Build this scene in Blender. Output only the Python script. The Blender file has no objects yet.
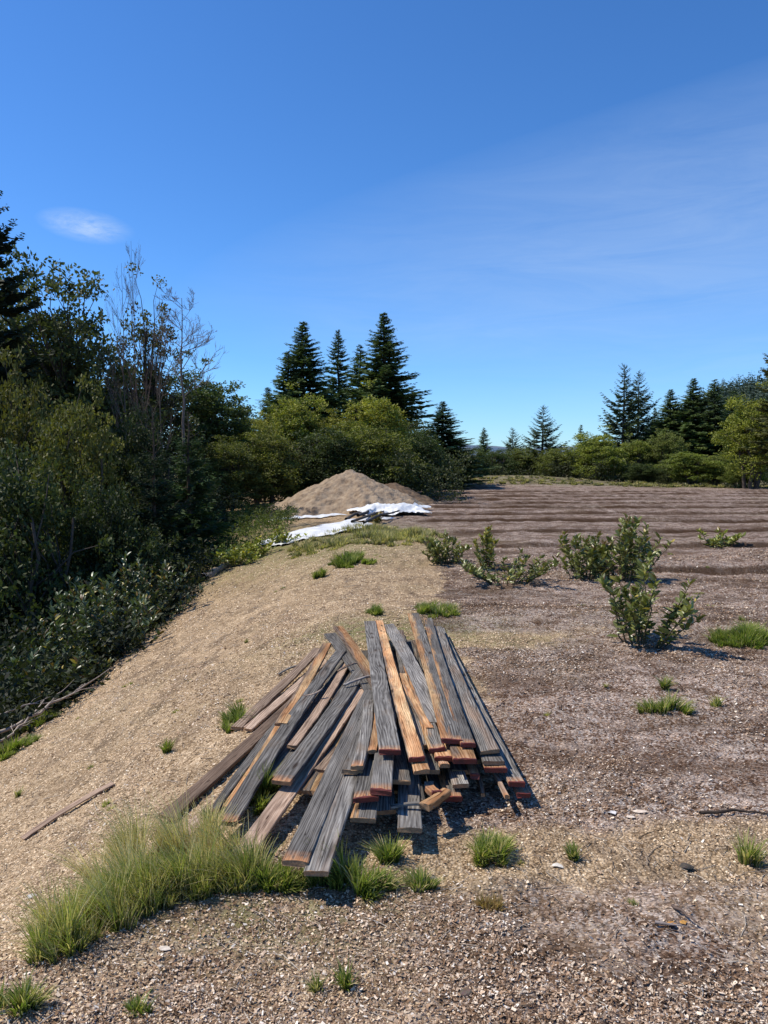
import bpy, math, random
import numpy as np
from mathutils import Vector, Matrix

random.seed(7)
scene = bpy.context.scene
col = scene.collection
R = math.radians

# ------------------------------------------------------------------ camera
CAM_H, FPX, PITCH = 1.6, 769.0, math.atan(47 / 769.0)
cam_data = bpy.data.cameras.new("camera")
cam = bpy.data.objects.new("camera", cam_data)
col.objects.link(cam)
cam.location = (0, 0, CAM_H)
cam.rotation_euler = (math.pi / 2 - PITCH, 0, 0)
cam_data.sensor_fit = 'VERTICAL'
cam_data.sensor_height = 24
cam_data.lens = FPX * 24 / 1024
cam_data.clip_start = 0.05
cam_data.clip_end = 8000
scene.camera = cam


def ray(px, py):
    a, b = (px - 384) / FPX, (512 - py) / FPX
    c, s = math.cos(PITCH), math.sin(PITCH)
    return Vector((a, c + b * s, -s + b * c))


def at(px, py, Y):
    d = ray(px, py)
    return Vector((0, 0, CAM_H)) + d * (Y / d.y)


def at_z(px, py, z):
    d = ray(px, py)
    return Vector((0, 0, CAM_H)) + d * ((z - CAM_H) / d.z)


# ------------------------------------------------------------------ noise
def _hash(ix, iy, seed):
    h = (ix.astype(np.int64) * 374761393 + iy.astype(np.int64) * 668265263 + seed * 1442695041) & 0xFFFFFFFF
    h = ((h ^ (h >> 13)) * 1274126177) & 0xFFFFFFFF
    h = h ^ (h >> 16)
    return (h & 0xFFFFFF) / float(0xFFFFFF)


def vnoise(x, y, seed=0):
    x = np.asarray(x, float); y = np.asarray(y, float)
    ix, iy = np.floor(x), np.floor(y)
    fx, fy = x - ix, y - iy
    fx = fx * fx * (3 - 2 * fx); fy = fy * fy * (3 - 2 * fy)
    a, b = _hash(ix, iy, seed), _hash(ix + 1, iy, seed)
    c, d = _hash(ix, iy + 1, seed), _hash(ix + 1, iy + 1, seed)
    return (a + (b - a) * fx) * (1 - fy) + (c + (d - c) * fx) * fy


def fbm(x, y, seed=0, octv=4):
    s, amp, tot = 0.0, 1.0, 0.0
    for k in range(octv):
        s = s + amp * (vnoise(x * 2 ** k + 17.3 * k, y * 2 ** k - 9.1 * k, seed + k) - 0.5)
        tot += amp; amp *= 0.5
    return s / tot * 2          # about -1..1


def sstep(a, b, x):
    t = np.clip((x - a) / (b - a), 0, 1)
    return t * t * (3 - 2 * t)


# ------------------------------------------------------------------ terrain
ROW0, ROWD = 11.6, 3.38


def edge_x(y):
    y = np.asarray(y, float)
    return np.interp(y, [0, 6, 8, 10, 12, 16, 20, 26, 34, 60], [-3.9, -3.9, -3.95, -3.75, -3.7, -3.75, -4.4, -5.6, -7, -9]) \
        + 0.18 * fbm(y * 0.45, y * 0 + 3, 5, 3)


def mulch_x(y):
    y = np.asarray(y, float)
    return np.interp(y, [0, 2.4, 2.8, 3.5, 4.2, 6, 7.5, 9.5, 11.5, 14, 17, 20, 24, 30],
                     [-1.4, -1.2, -.7, -.1, .55, .55, .5, .62, .75, 1.0, 1.0, .1, -.4, -.6])


def rows(x, y):
    """mask of the tilled beds and distance to furrow line"""
    m = sstep(0.2, 1.6, x - mulch_x(y)) * sstep(10.4, 11.4, y) * (1 - sstep(48, 50, y))
    yy = y + 0.07 * fbm(x * 0.35, y * 0.3, 31, 4) - 0.012 * x
    u = (yy - ROW0) / ROWD
    d = (u - np.round(u)) * ROWD
    return m, d


def H(x, y, fine=False):
    x = np.asarray(x, float); y = np.asarray(y, float)
    k = np.interp(y, [-5, 9, 13, 17, 22, 30], [1, 1, .85, .62, .30, .08])
    cx = np.interp(y, [0, 2, 3, 4, 30], [-1.5, -1.2, -.55, -.35, -.3])
    t = np.maximum(0, cx - x)
    z = -0.44 * t * t / (t + 0.8) * k
    e = np.maximum(0, edge_x(y) - x)
    z = z - 5.0 * (1 - np.exp(-(0.95 * e * e / (e + 0.5)) / 5.0)) * np.interp(y, [0, 24, 45, 80], [1, .9, .5, .2])
    z = z + 0.05 * fbm(x * 0.45, y * 0.45, 1, 3)
    # streaks along the slope
    sl = sstep(0.3, 1.2, t) * (1 - sstep(3.4, 5, t))
    z = z + sl * 0.045 * fbm((x + 0.25 * y) * 2.2, y * 0.35, 9, 3)
    # beds
    m, d = rows(x, y)
    du = np.mod(d, ROWD)
    hb = .075 + .04 * fbm(x * .4, y * .4, 35, 2)
    z = z + m * (hb * (sstep(0, .15, du) * (1 - sstep(.35, 3.2, du))) - .05 * np.exp(-(d / .2) ** 2)
                 + 0.03 * fbm(x * 0.9, y * 1.1, 41, 3))
    # low bank at the far side of the beds
    z = z + 0.85 * np.exp(-(((y - 57) / 3.2) ** 2)) * np.exp(-(((x - 9) / 8.5) ** 2))
    # ledge behind the near sapling, hummock at the front
    z = z + 0.10 * np.exp(-(((x - 2.2) / 2.6) ** 2) - ((y - 7.9) / 0.8) ** 2)
    z = z + 0.05 * np.exp(-(((x - .42) / .13) ** 2) - ((y - 2.83) / 0.08) ** 2)
    # ground falls gently under the far woods
    z = z - 0.02 * np.maximum(0, y - 62)
    if fine:
        r = np.sqrt(x * x + y * y)
        near = 1 - sstep(9, 24, r)
        mm = mulch_mask(x, y)
        z = z + mm * sstep(6, 12, y) * (1 - sstep(52, 56, y)) * (.030 * fbm(x * 2.2, y * 2.6, 52, 4) + .02 * fbm(x * 6, y * 6, 53, 3))
        z = z + near * mm * (0.022 * fbm(x * 3.1, y * 3.1, 51, 3) + 0.012 * fbm(x * 14, y * 14, 55, 3)
                             + 0.008 * fbm(x * 45, y * 45, 57, 2))
        z = z + near * (1 - mm) * (0.012 * fbm(x * 4, y * 4, 61, 3) + 0.006 * fbm(x * 40, y * 40, 63, 2))
    return z


def mulch_mask(x, y):
    b = x - mulch_x(y) + 0.30 * fbm(x * 1.7, y * 1.7, 71, 5) + .40 * fbm(x * .55, y * .55, 73, 3) + .2 * fbm(x * 9, y * 9, 74, 3)
    m = sstep(-0.06, 0.10, b)
    # gravel shows through in a strip before the pile and in a patch behind it
    s1 = np.exp(-(((y - 3.1 - .03 * x) / 0.33) ** 2)) * sstep(-1, 0.1, x)
    s2 = np.exp(-(((y - 6.75) / 0.33) ** 2)) * np.exp(-(((x - 1.0) / 0.75) ** 2))
    s3 = np.exp(-(((y - 7.15) / 0.3) ** 2)) * np.exp(-(((x - 2.6) / 1.2) ** 2)) * .5
    g = np.clip(s1 + s2 + s3, 0, 1)
    m = m * (1 - sstep(0.35, 0.75, g + 0.35 * fbm(x * 3, y * 3, 77, 4)))
    fg = (1 - sstep(2.6, 3.2, y)) * .5 * sstep(-.35, .25, fbm(x * 1.9, y * 1.9, 79, 5) + .1)
    return m * (1 - fg)


def hz(x, y):
    return float(H(np.array([x]), np.array([y]))[0])


_TS = np.concatenate([np.arange(0.5, 12, 0.02), 12 * 1.004 ** np.arange(0, 900)])


def on_ground(px, py, off=0.0):
    d = ray(px, py)
    z = CAM_H + d.z * _TS - H(d.x * _TS, d.y * _TS) - off
    i = int(np.argmax(z <= 0)) if (z <= 0).any() else len(_TS) - 1
    f = z[i - 1] / (z[i - 1] - z[i] + 1e-12)
    t = _TS[i - 1] + (_TS[i] - _TS[i - 1]) * f
    return Vector((0, 0, CAM_H)) + d * t


# ------------------------------------------------------------------ object helpers
def tag(o, label=None, cat=None, group=None, kind=None):
    if label: o['label'] = label
    if cat: o['category'] = cat
    if group: o['group'] = group
    if kind: o['kind'] = kind
    return o


def link(name, me, parent=None):
    o = bpy.data.objects.new(name, me)
    col.objects.link(o)
    if parent is not None: o.parent = parent
    return o


def empty(name, loc=(0, 0, 0)):
    o = bpy.data.objects.new(name, None)
    o.empty_display_size = 0.1
    col.objects.link(o)
    o.location = loc
    return o


def np_mesh(name, V, F, mats=(), fcol=None, vcol=None, smooth=False, midx=None):
    """V (n,3), F (m,k) with k = 3 or 4"""
    V = np.asarray(V, np.float32); F = np.asarray(F, np.int32)
    me = bpy.data.meshes.new(name)
    m, k = F.shape
    me.vertices.add(len(V)); me.vertices.foreach_set('co', V.ravel())
    me.loops.add(m * k); me.loops.foreach_set('vertex_index', F.ravel())
    me.polygons.add(m)
    me.polygons.foreach_set('loop_start', np.arange(0, m * k, k, dtype=np.int32))
    me.polygons.foreach_set('loop_total', np.full(m, k, np.int32))
    if smooth:
        me.polygons.foreach_set('use_smooth', np.ones(m, bool))
    for mt in mats: me.materials.append(mt)
    if midx is not None: me.polygons.foreach_set('material_index', np.asarray(midx, np.int32))
    if fcol is not None:
        a = me.attributes.new('col', 'FLOAT_COLOR', 'FACE')
        c = np.ones((m, 4), np.float32); c[:, :3] = fcol
        a.data.foreach_set('color', c.ravel())
    if vcol is not None:
        a = me.attributes.new('col', 'FLOAT_COLOR', 'POINT')
        c = np.ones((len(V), 4), np.float32); c[:, :3] = vcol
        a.data.foreach_set('color', c.ravel())
    me.update(calc_edges=True)
    me.validate()
    return me


# ------------------------------------------------------------------ materials
def new_mat(name):
    m = bpy.data.materials.new(name); m.use_nodes = True
    nt = m.node_tree; nt.nodes.clear()
    out = nt.nodes.new('ShaderNodeOutputMaterial')
    return m, nt, out


class NT:
    def __init__(s, nt): s.nt = nt

    def n(s, typ, **kw):
        nd = s.nt.nodes.new(typ)
        for k, v in kw.items(): setattr(nd, k, v)
        return nd

    def l(s, a, b): s.nt.links.new(a, b)

    def val(s, sock, v):
        if hasattr(v, 'links') or isinstance(v, bpy.types.NodeSocket): s.l(v, sock)
        else: sock.default_value = v

    def math(s, op, a, b=None, clamp=False):
        nd = s.n('ShaderNodeMath', operation=op); nd.use_clamp = clamp
        s.val(nd.inputs[0], a)
        if b is not None: s.val(nd.inputs[1], b)
        return nd.outputs[0]

    def mix(s, f, a, b, blend='MIX'):
        nd = s.n('ShaderNodeMix', data_type='RGBA', blend_type=blend)
        s.val(nd.inputs[0], f)
        s.val(nd.inputs[6], a if isinstance(a, bpy.types.NodeSocket) else (*a, 1))
        s.val(nd.inputs[7], b if isinstance(b, bpy.types.NodeSocket) else (*b, 1))
        return nd.outputs[2]

    def ramp(s, f, stops, interp='LINEAR'):
        nd = s.n('ShaderNodeValToRGB'); s.l(f, nd.inputs[0])
        r = nd.color_ramp; r.interpolation = interp
        while len(r.elements) < len(stops): r.elements.new(0.5)
        for e, (p, c) in zip(r.elements, stops):
            e.position = p; e.color = (*c, 1) if len(c) == 3 else c
        return nd.outputs[0]

    def noise(s, vec, scale, detail=4, rough=0.55, dist=0.0):
        nd = s.n('ShaderNodeTexNoise'); s.l(vec, nd.inputs['Vector'])
        nd.inputs['Scale'].default_value = scale; nd.inputs['Detail'].default_value = detail
        nd.inputs['Roughness'].default_value = rough; nd.inputs['Distortion'].default_value = dist
        return nd.outputs['Fac']

    def voro(s, vec, scale, feature='F1', rand=1.0):
        nd = s.n('ShaderNodeTexVoronoi', feature=feature); s.l(vec, nd.inputs['Vector'])
        nd.inputs['Scale'].default_value = scale; nd.inputs['Randomness'].default_value = rand
        return nd

    def mapping(s, vec, scale=(1, 1, 1), rot=(0, 0, 0), loc=(0, 0, 0)):
        nd = s.n('ShaderNodeMapping'); s.l(vec, nd.inputs[0])
        nd.inputs['Scale'].default_value = scale; nd.inputs['Rotation'].default_value = rot
        nd.inputs['Location'].default_value = loc
        return nd.outputs[0]

    def bsdf(s, color, rough=0.9, spec=0.2, normal=None):
        nd = s.n('ShaderNodeBsdfPrincipled')
        s.val(nd.inputs['Base Color'], color if isinstance(color, bpy.types.NodeSocket) else (*color, 1))
        s.val(nd.inputs['Roughness'], rough)
        s.val(nd.inputs['Specular IOR Level'], spec)
        if normal is not None: s.l(normal, nd.inputs['Normal'])
        return nd

    def bump(s, h, strength=0.5, dist=0.01, normal=None):
        nd = s.n('ShaderNodeBump'); nd.inputs['Strength'].default_value = strength
        nd.inputs['Distance'].default_value = dist; s.l(h, nd.inputs['Height'])
        if normal is not None: s.l(normal, nd.inputs['Normal'])
        return nd.outputs[0]


def ground_material():
    m, nt, out = new_mat('ground_gravel_and_mulch'); g = NT(nt)
    pos = g.n('ShaderNodeNewGeometry').outputs['Position']
    att = g.n('ShaderNodeAttribute', attribute_name='col')
    sep = g.n('ShaderNodeSeparateColor'); g.l(att.outputs['Color'], sep.inputs[0])
    mul, green, dark = sep.outputs[0], sep.outputs[1], sep.outputs[2]
    # gravel
    v1 = g.voro(pos, 75); v2 = g.voro(pos, 34)
    s1 = g.n('ShaderNodeSeparateColor'); g.l(v1.outputs['Color'], s1.inputs[0])
    s2 = g.n('ShaderNodeSeparateColor'); g.l(v2.outputs['Color'], s2.inputs[0])
    stone = g.math('MULTIPLY', g.math('ADD', s1.outputs[0], s2.outputs[1]), 0.5)
    gr = g.ramp(stone, [(0.08, (.22, .145, .085)), (0.35, (.46, .335, .205)), (0.62, (.62, .46, .295)), (0.95, (.82, .66, .46))])
    big = g.noise(pos, 1.3, 5)
    gr = g.mix(g.math('MULTIPLY', g.ramp(big, [(0.38, (0, 0, 0)), (0.66, (1, 1, 1))]), 0.55), gr, (.33, .235, .145), 'MIX')
    strk = g.noise(g.mapping(pos, (3.4, .9, 2), (0, 0, R(14))), 1.6, 6, 0.65)
    gr = g.mix(g.ramp(strk, [(0.50, (0, 0, 0)), (0.64, (.62, .62, .62))]), gr, (.17, .125, .092))
    crev = g.ramp(v1.outputs['Distance'], [(0.30, (1, 1, 1)), (0.85, (.42, .38, .34))])
    gr = g.mix(1.0, gr, crev, 'MULTIPLY')
    # mulch of bark and wood chips
    wpos = g.mapping(pos, (1, 1.9, 1), (0, 0, R(35)))
    wpos2 = g.mapping(pos, (2.1, 1, 1), (0, 0, R(20)), (3, 7, 0))
    c1 = g.voro(wpos, 62); c2 = g.voro(wpos2, 40); c3 = g.voro(pos, 95)
    q1 = g.n('ShaderNodeSeparateColor'); g.l(c1.outputs['Color'], q1.inputs[0])
    q2 = g.n('ShaderNodeSeparateColor'); g.l(c2.outputs['Color'], q2.inputs[0])
    q3 = g.n('ShaderNodeSeparateColor'); g.l(c3.outputs['Color'], q3.inputs[0])
    mm = g.ramp(q1.outputs[0], [(0.0, (.06, .031, .020)), (0.40, (.19, .114, .076)), (0.75, (.38, .262, .19)), (1.0, (.80, .66, .55))])
    patch = g.noise(pos, 0.9, 6, 0.62)
    pale_amt = g.ramp(patch, [(0.32, (.10, .10, .10)), (0.6, (.62, .62, .62))])
    pale = g.math('GREATER_THAN', q2.outputs[2], g.math('SUBTRACT', 0.98, g.math('MULTIPLY', pale_amt, 0.45)))
    mm = g.mix(g.math('MULTIPLY', pale, 0.8), mm, (.60, .52, .45))
    pale3 = g.math('GREATER_THAN', q3.outputs[1], 0.88)
    mm = g.mix(g.math('MULTIPLY', pale3, g.math('MULTIPLY', pale_amt, 0.9)), mm, (.68, .62, .57))
    soil = g.ramp(g.noise(pos, 2.3, 6, 0.6), [(0.56, (0, 0, 0)), (0.68, (1, 1, 1))])
    mot = g.noise(g.mapping(pos, (2.2, 4.5, 1), (0, 0, R(8))), 1.6, 7, 0.72)
    mm = g.mix(g.ramp(mot, [(0.48, (0, 0, 0)), (0.63, (.65, .65, .65))]), mm, (.64, .52, .43))
    mm = g.mix(g.ramp(mot, [(0.34, (.75, .75, .75)), (0.47, (0, 0, 0))]), mm, (.12, .070, .044))
    mm = g.mix(g.math('MULTIPLY', soil, 0.8), mm, (.135, .080, .048))
    wide = g.noise(g.mapping(pos, (.35, 1.0, 1)), 1.4, 4)
    mm = g.mix(g.ramp(wide, [(0.50, (0, 0, 0)), (0.64, (.7, .7, .7))]), mm, (.13, .080, .052))
    mm = g.mix(1.0, mm, g.ramp(c1.outputs['Distance'], [(0.35, (1, 1, 1)), (0.95, (.4, .36, .34))]), 'MULTIPLY')
    colr = g.mix(mul, gr, mm)
    # thin weeds and moss
    gn = g.noise(pos, 9, 6, 0.7)
    gm = g.math('MULTIPLY', green, g.ramp(gn, [(0.38, (0, 0, 0)), (0.58, (1, 1, 1))]))
    colr = g.mix(gm, colr, g.mix(g.noise(pos, 30, 2), (.075, .10, .025), (.20, .21, .075)))
    amp = g.ramp(g.noise(pos, 4.5, 9, 0.78), [(0.32, (.62, .61, .60)), (0.68, (1.30, 1.29, 1.27))])
    colr = g.mix(1.0, colr, amp, 'MULTIPLY')
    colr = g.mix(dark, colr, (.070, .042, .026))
    h1 = g.math('MULTIPLY', g.math('SUBTRACT', 1.0, v1.outputs['Distance']), 1.0)
    h2 = g.math('ADD', g.math('MULTIPLY', q1.outputs[0], 0.8), g.math('MULTIPLY', g.math('SUBTRACT', 1.0, c1.outputs['Distance']), 0.8))
    hh = g.n('ShaderNodeMix', data_type='FLOAT')
    g.l(mul, hh.inputs[0]); g.l(h1, hh.inputs[2]); g.l(h2, hh.inputs[3])
    nrm = g.bump(hh.outputs[0], 0.9, 0.012)
    nrm = g.bump(g.noise(pos, 6, 8, 0.7), 0.6, 0.06, nrm)
    colr = g.mix(1.0, colr, (1.10, 1.09, 1.09), 'MULTIPLY')
    b = g.bsdf(colr, 1.0, 0.02, nrm)
    g.l(b.outputs[0], out.inputs[0])
    return m


def leaf_material(name, rough=0.5, spec=0.4, trans=0.25):
    m, nt, out = new_mat(name); g = NT(nt)
    att = g.n('ShaderNodeAttribute', attribute_name='col').outputs['Color']
    oi = g.n('ShaderNodeObjectInfo')
    c = g.mix(1.0, att, oi.outputs['Color'], 'MULTIPLY')
    pos = g.n('ShaderNodeNewGeometry').outputs['Position']
    v = g.ramp(g.noise(pos, 0.9, 3), [(0.3, (.72, .72, .72)), (0.7, (1.2, 1.18, 1.05))])
    c = g.mix(1.0, c, v, 'MULTIPLY')
    b = g.bsdf(c, rough, spec)
    t = g.n('ShaderNodeBsdfTranslucent')
    tc = g.mix(1.0, c, (1.5, 1.7, .7), 'MULTIPLY'); g.l(tc, t.inputs[0])
    mx = g.n('ShaderNodeMixShader'); mx.inputs[0].default_value = trans
    g.l(b.outputs[0], mx.inputs[1]); g.l(t.outputs[0], mx.inputs[2])
    g.l(mx.outputs[0], out.inputs[0])
    return m


def vcol_material(name, rough=0.85, spec=0.2, bumpy=0.0, bscale=30, tint=True, bdist=.01):
    m, nt, out = new_mat(name); g = NT(nt)
    c = g.n('ShaderNodeAttribute', attribute_name='col').outputs['Color']
    pos = g.n('ShaderNodeTexCoord').outputs['Object']
    if tint:
        c = g.mix(1.0, c, g.n('ShaderNodeObjectInfo').outputs['Color'], 'MULTIPLY')
    nz = g.noise(pos, bscale, 6, 0.65)
    c = g.mix(1.0, c, g.ramp(nz, [(0.25, (.62, .6, .58)), (0.75, (1.25, 1.22, 1.2))]), 'MULTIPLY')
    nrm = g.bump(nz, bumpy, bdist) if bumpy else None
    b = g.bsdf(c, rough, spec, nrm)
    g.l(b.outputs[0], out.inputs[0])
    return m


def board_material():
    """Weathered softwood. Object colour: R = how much bare orange wood, G = lightness, B = warmth of the grey.
    uv: u metres along, v metres across."""
    m, nt, out = new_mat('weathered_board'); g = NT(nt)
    uv = g.n('ShaderNodeUVMap', uv_map='uv').outputs[0]
    oi = g.n('ShaderNodeObjectInfo'); rnd = oi.outputs['Random']
    sc = g.n('ShaderNodeSeparateColor'); g.l(oi.outputs['Color'], sc.inputs[0])
    bare, light, warm = sc.outputs
    cmb = g.n('ShaderNodeCombineXYZ'); g.l(g.math('MULTIPLY', rnd, 37.0), cmb.inputs[0]); g.l(g.math('MULTIPLY', rnd, 91.0), cmb.inputs[1])
    add = g.n('ShaderNodeVectorMath', operation='ADD'); g.l(uv, add.inputs[0]); g.l(cmb.outputs[0], add.inputs[1])
    p = add.outputs[0]
    su = g.n('ShaderNodeSeparateXYZ'); g.l(p, su.inputs[0])
    su0 = g.n('ShaderNodeSeparateXYZ'); g.l(uv, su0.inputs[0])
    # plain-sawn grain
    warp = g.noise(g.mapping(p, (1.1, 7, 1)), 1.0, 2, 0.5)
    warp2 = g.noise(g.mapping(p, (5, 30, 1)), 1.0, 3, 0.6)
    ph = g.math('ADD', g.math('MULTIPLY', su.outputs[1], g.math('ADD', 260.0, g.math('MULTIPLY', g.math('FRACT', g.math('MULTIPLY', rnd, 7.3)), 480.0))), g.math('ADD', g.math('MULTIPLY', warp, 60.0), g.math('MULTIPLY', warp2, 6.0)))
    gr = g.math('ADD', g.math('MULTIPLY', g.math('SINE', ph), 0.5), 0.5)
    fib = g.noise(g.mapping(p, (14, 900, 1)), 1.0, 3, 0.6)
    fib2 = g.noise(g.mapping(p, (3, 90, 1)), 1.0, 4, 0.6)
    gmix = g.math('ADD', g.math('MULTIPLY', gr, g.math('ADD', 0.14, g.math('MULTIPLY', g.math('FRACT', g.math('MULTIPLY', rnd, 13.7)), 0.24))), g.math('MULTIPLY', fib2, 0.82))
    grey = g.ramp(gmix, [(0.24, (.045, .039, .034)), (0.42, (.122, .110, .097)), (0.66, (.232, .214, .190)), (0.9, (.43, .40, .355))])
    brown = g.ramp(gmix, [(0.16, (.070, .045, .032)), (0.45, (.20, .135, .095)), (0.95, (.42, .32, .24))])
    orange = g.ramp(gmix, [(0.20, (.27, .135, .06)), (0.45, (.52, .32, .155)), (0.85, (.76, .54, .31))])
    wsel = g.ramp(g.math('ADD', warm, g.math('MULTIPLY', g.math('SUBTRACT', g.noise(g.mapping(p, (2, 12, 1)), 1, 4), 0.5), 1.3)), [(0.35, (0, 0, 0)), (0.65, (1, 1, 1))])
    base = g.mix(wsel, grey, brown)
    # bare orange wood: strongest on one side of the board, ragged edge
    side = g.math('MULTIPLY', su0.outputs[1], 12.0)
    ragged = g.math('MULTIPLY', g.math('SUBTRACT', g.noise(g.mapping(p, (2.5, 22, 1)), 1, 5, 0.6), 0.5), 1.7)
    redn = g.ramp(g.noise(g.mapping(p, (1.6, 9, 1), (0, 0, 0), (5, 2, 0)), 1, 4, .6), [(0.42, (0, 0, 0)), (0.58, (.8, .8, .8))])
    orange = g.mix(redn, orange, g.mix(1.0, orange, (.80, .56, .46), 'MULTIPLY'))
    osel = g.math('ADD', g.math('ADD', g.math('SUBTRACT', bare, 0.5), side), ragged)
    osel = g.ramp(osel, [(0.35, (0, 0, 0)), (0.6, (1, 1, 1))])
    has = g.math('GREATER_THAN', bare, 0.05)
    base = g.mix(g.math('MULTIPLY', osel, has), base, orange)
    # knots and stains
    kn = g.voro(g.mapping(p, (2.4, 9, 1)), 1.0)
    base = g.mix(g.ramp(kn.outputs['Distance'], [(0.05, (.85, .85, .85)), (0.13, (0, 0, 0))]), base, (.045, .028, .02))
    st = g.noise(g.mapping(p, (3, 8, 1)), 1.0, 5, 0.6)
    base = g.mix(1.0, base, g.ramp(st, [(0.3, (.55, .55, .56)), (0.62, (1.12, 1.12, 1.12))]), 'MULTIPLY')
    crack = g.ramp(fib, [(0.30, (.35, .33, .33)), (0.42, (1, 1, 1))])
    base = g.mix(0.5, base, crack, 'MULTIPLY')
    nh = g.voro(g.mapping(p, (2.6, 16, 1), (0, 0, 0), (3, 1, 0)), 1.0)
    base = g.mix(g.ramp(nh.outputs['Distance'], [(0.035, (.9, .9, .9)), (0.06, (0, 0, 0))]), base, (.03, .016, .010))
    spl = g.noise(g.mapping(p, (1.3, 55, 1), (0, 0, 0), (9, 4, 0)), 1.0, 2, 0.5)
    base = g.mix(1.0, base, g.ramp(spl, [(0.485, (1, 1, 1)), (0.50, (.22, .20, .19)), (0.515, (1, 1, 1))]), 'MULTIPLY')
    dirt = g.noise(g.mapping(p, (2.2, 5, 1), (0, 0, 0), (1, 8, 0)), 1.0, 6, 0.7)
    base = g.mix(g.ramp(dirt, [(0.55, (0, 0, 0)), (0.68, (.6, .6, .6))]), base, (.16, .115, .078))
    lm = g.n('ShaderNodeVectorMath', operation='SCALE'); g.l(base, lm.inputs[0]); g.l(g.math('MULTIPLY', light, 2.0), lm.inputs['Scale'])
    # fresh tip: attribute col.r painted on the last few centimetres, col.g on dark red paint
    att = g.n('ShaderNodeAttribute', attribute_name='col'); sa = g.n('ShaderNodeSeparateColor'); g.l(att.outputs['Color'], sa.inputs[0])
    tipn = g.math('MULTIPLY', sa.outputs[0], g.ramp(g.noise(g.mapping(p, (30, 60, 1)), 1, 4), [(0.36, (.25, .25, .25)), (0.5, (1, 1, 1))]))
    c = g.mix(tipn, lm.outputs[0], g.ramp(gmix, [(0.2, (.26, .10, .045)), (0.6, (.50, .25, .12)), (0.95, (.66, .42, .25))]))
    hgt = g.math('ADD', g.math('MULTIPLY', gr, 0.35), g.math('MULTIPLY', fib, 0.8))
    nrm = g.bump(hgt, 0.55, 0.002)
    b = g.bsdf(c, 0.9, 0.08, nrm)
    g.l(b.outputs[0], out.inputs[0])
    return m


def plain_material(name, c1, c2, scale=8, rough=0.8, spec=0.3, bump=0.4, bdist=0.01):
    m, nt, out = new_mat(name); g = NT(nt)
    pos = g.n('ShaderNodeTexCoord').outputs['Object']
    nz = g.noise(pos, scale, 6, 0.65)
    c = g.mix(g.ramp(nz, [(0.3, (0, 0, 0)), (0.7, (1, 1, 1))]), c1, c2)
    b = g.bsdf(c, rough, spec, g.bump(nz, bump, bdist))
    g.l(b.outputs[0], out.inputs[0])
    return m


M_GROUND = ground_material()
M_LEAF = leaf_material('dull_leaves', 0.62, 0.28, 0.22)
M_GLOSS = leaf_material('glossy_leaves', 0.36, 0.5, 0.15)
M_NEEDLE = leaf_material('needles', 0.7, 0.2, 0.12)
M_GRASS = leaf_material('grass_blades', 0.6, 0.25, 0.35)
M_BARK = vcol_material('bark', 0.9, 0.15, 0.6, 14)
M_TWIG = vcol_material('twigs', 0.9, 0.15, 0.3, 25)
M_CHIP = vcol_material('chips_and_stones', 0.95, 0.03, 0.0, 60, False)
M_BOARD = board_material()
M_RED = plain_material('red_end_paint', (.20, .035, .024), (.085, .028, .022), 40, 0.6, 0.3)
M_CUT = plain_material('cut_end_grain', (.42, .25, .13), (.20, .12, .07), 60, 0.8)
M_TARP = plain_material('white_plastic_sheet', (.80, .80, .80), (.62, .62, .60), 3, 0.42, 0.5, 0.5, 0.02)

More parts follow.
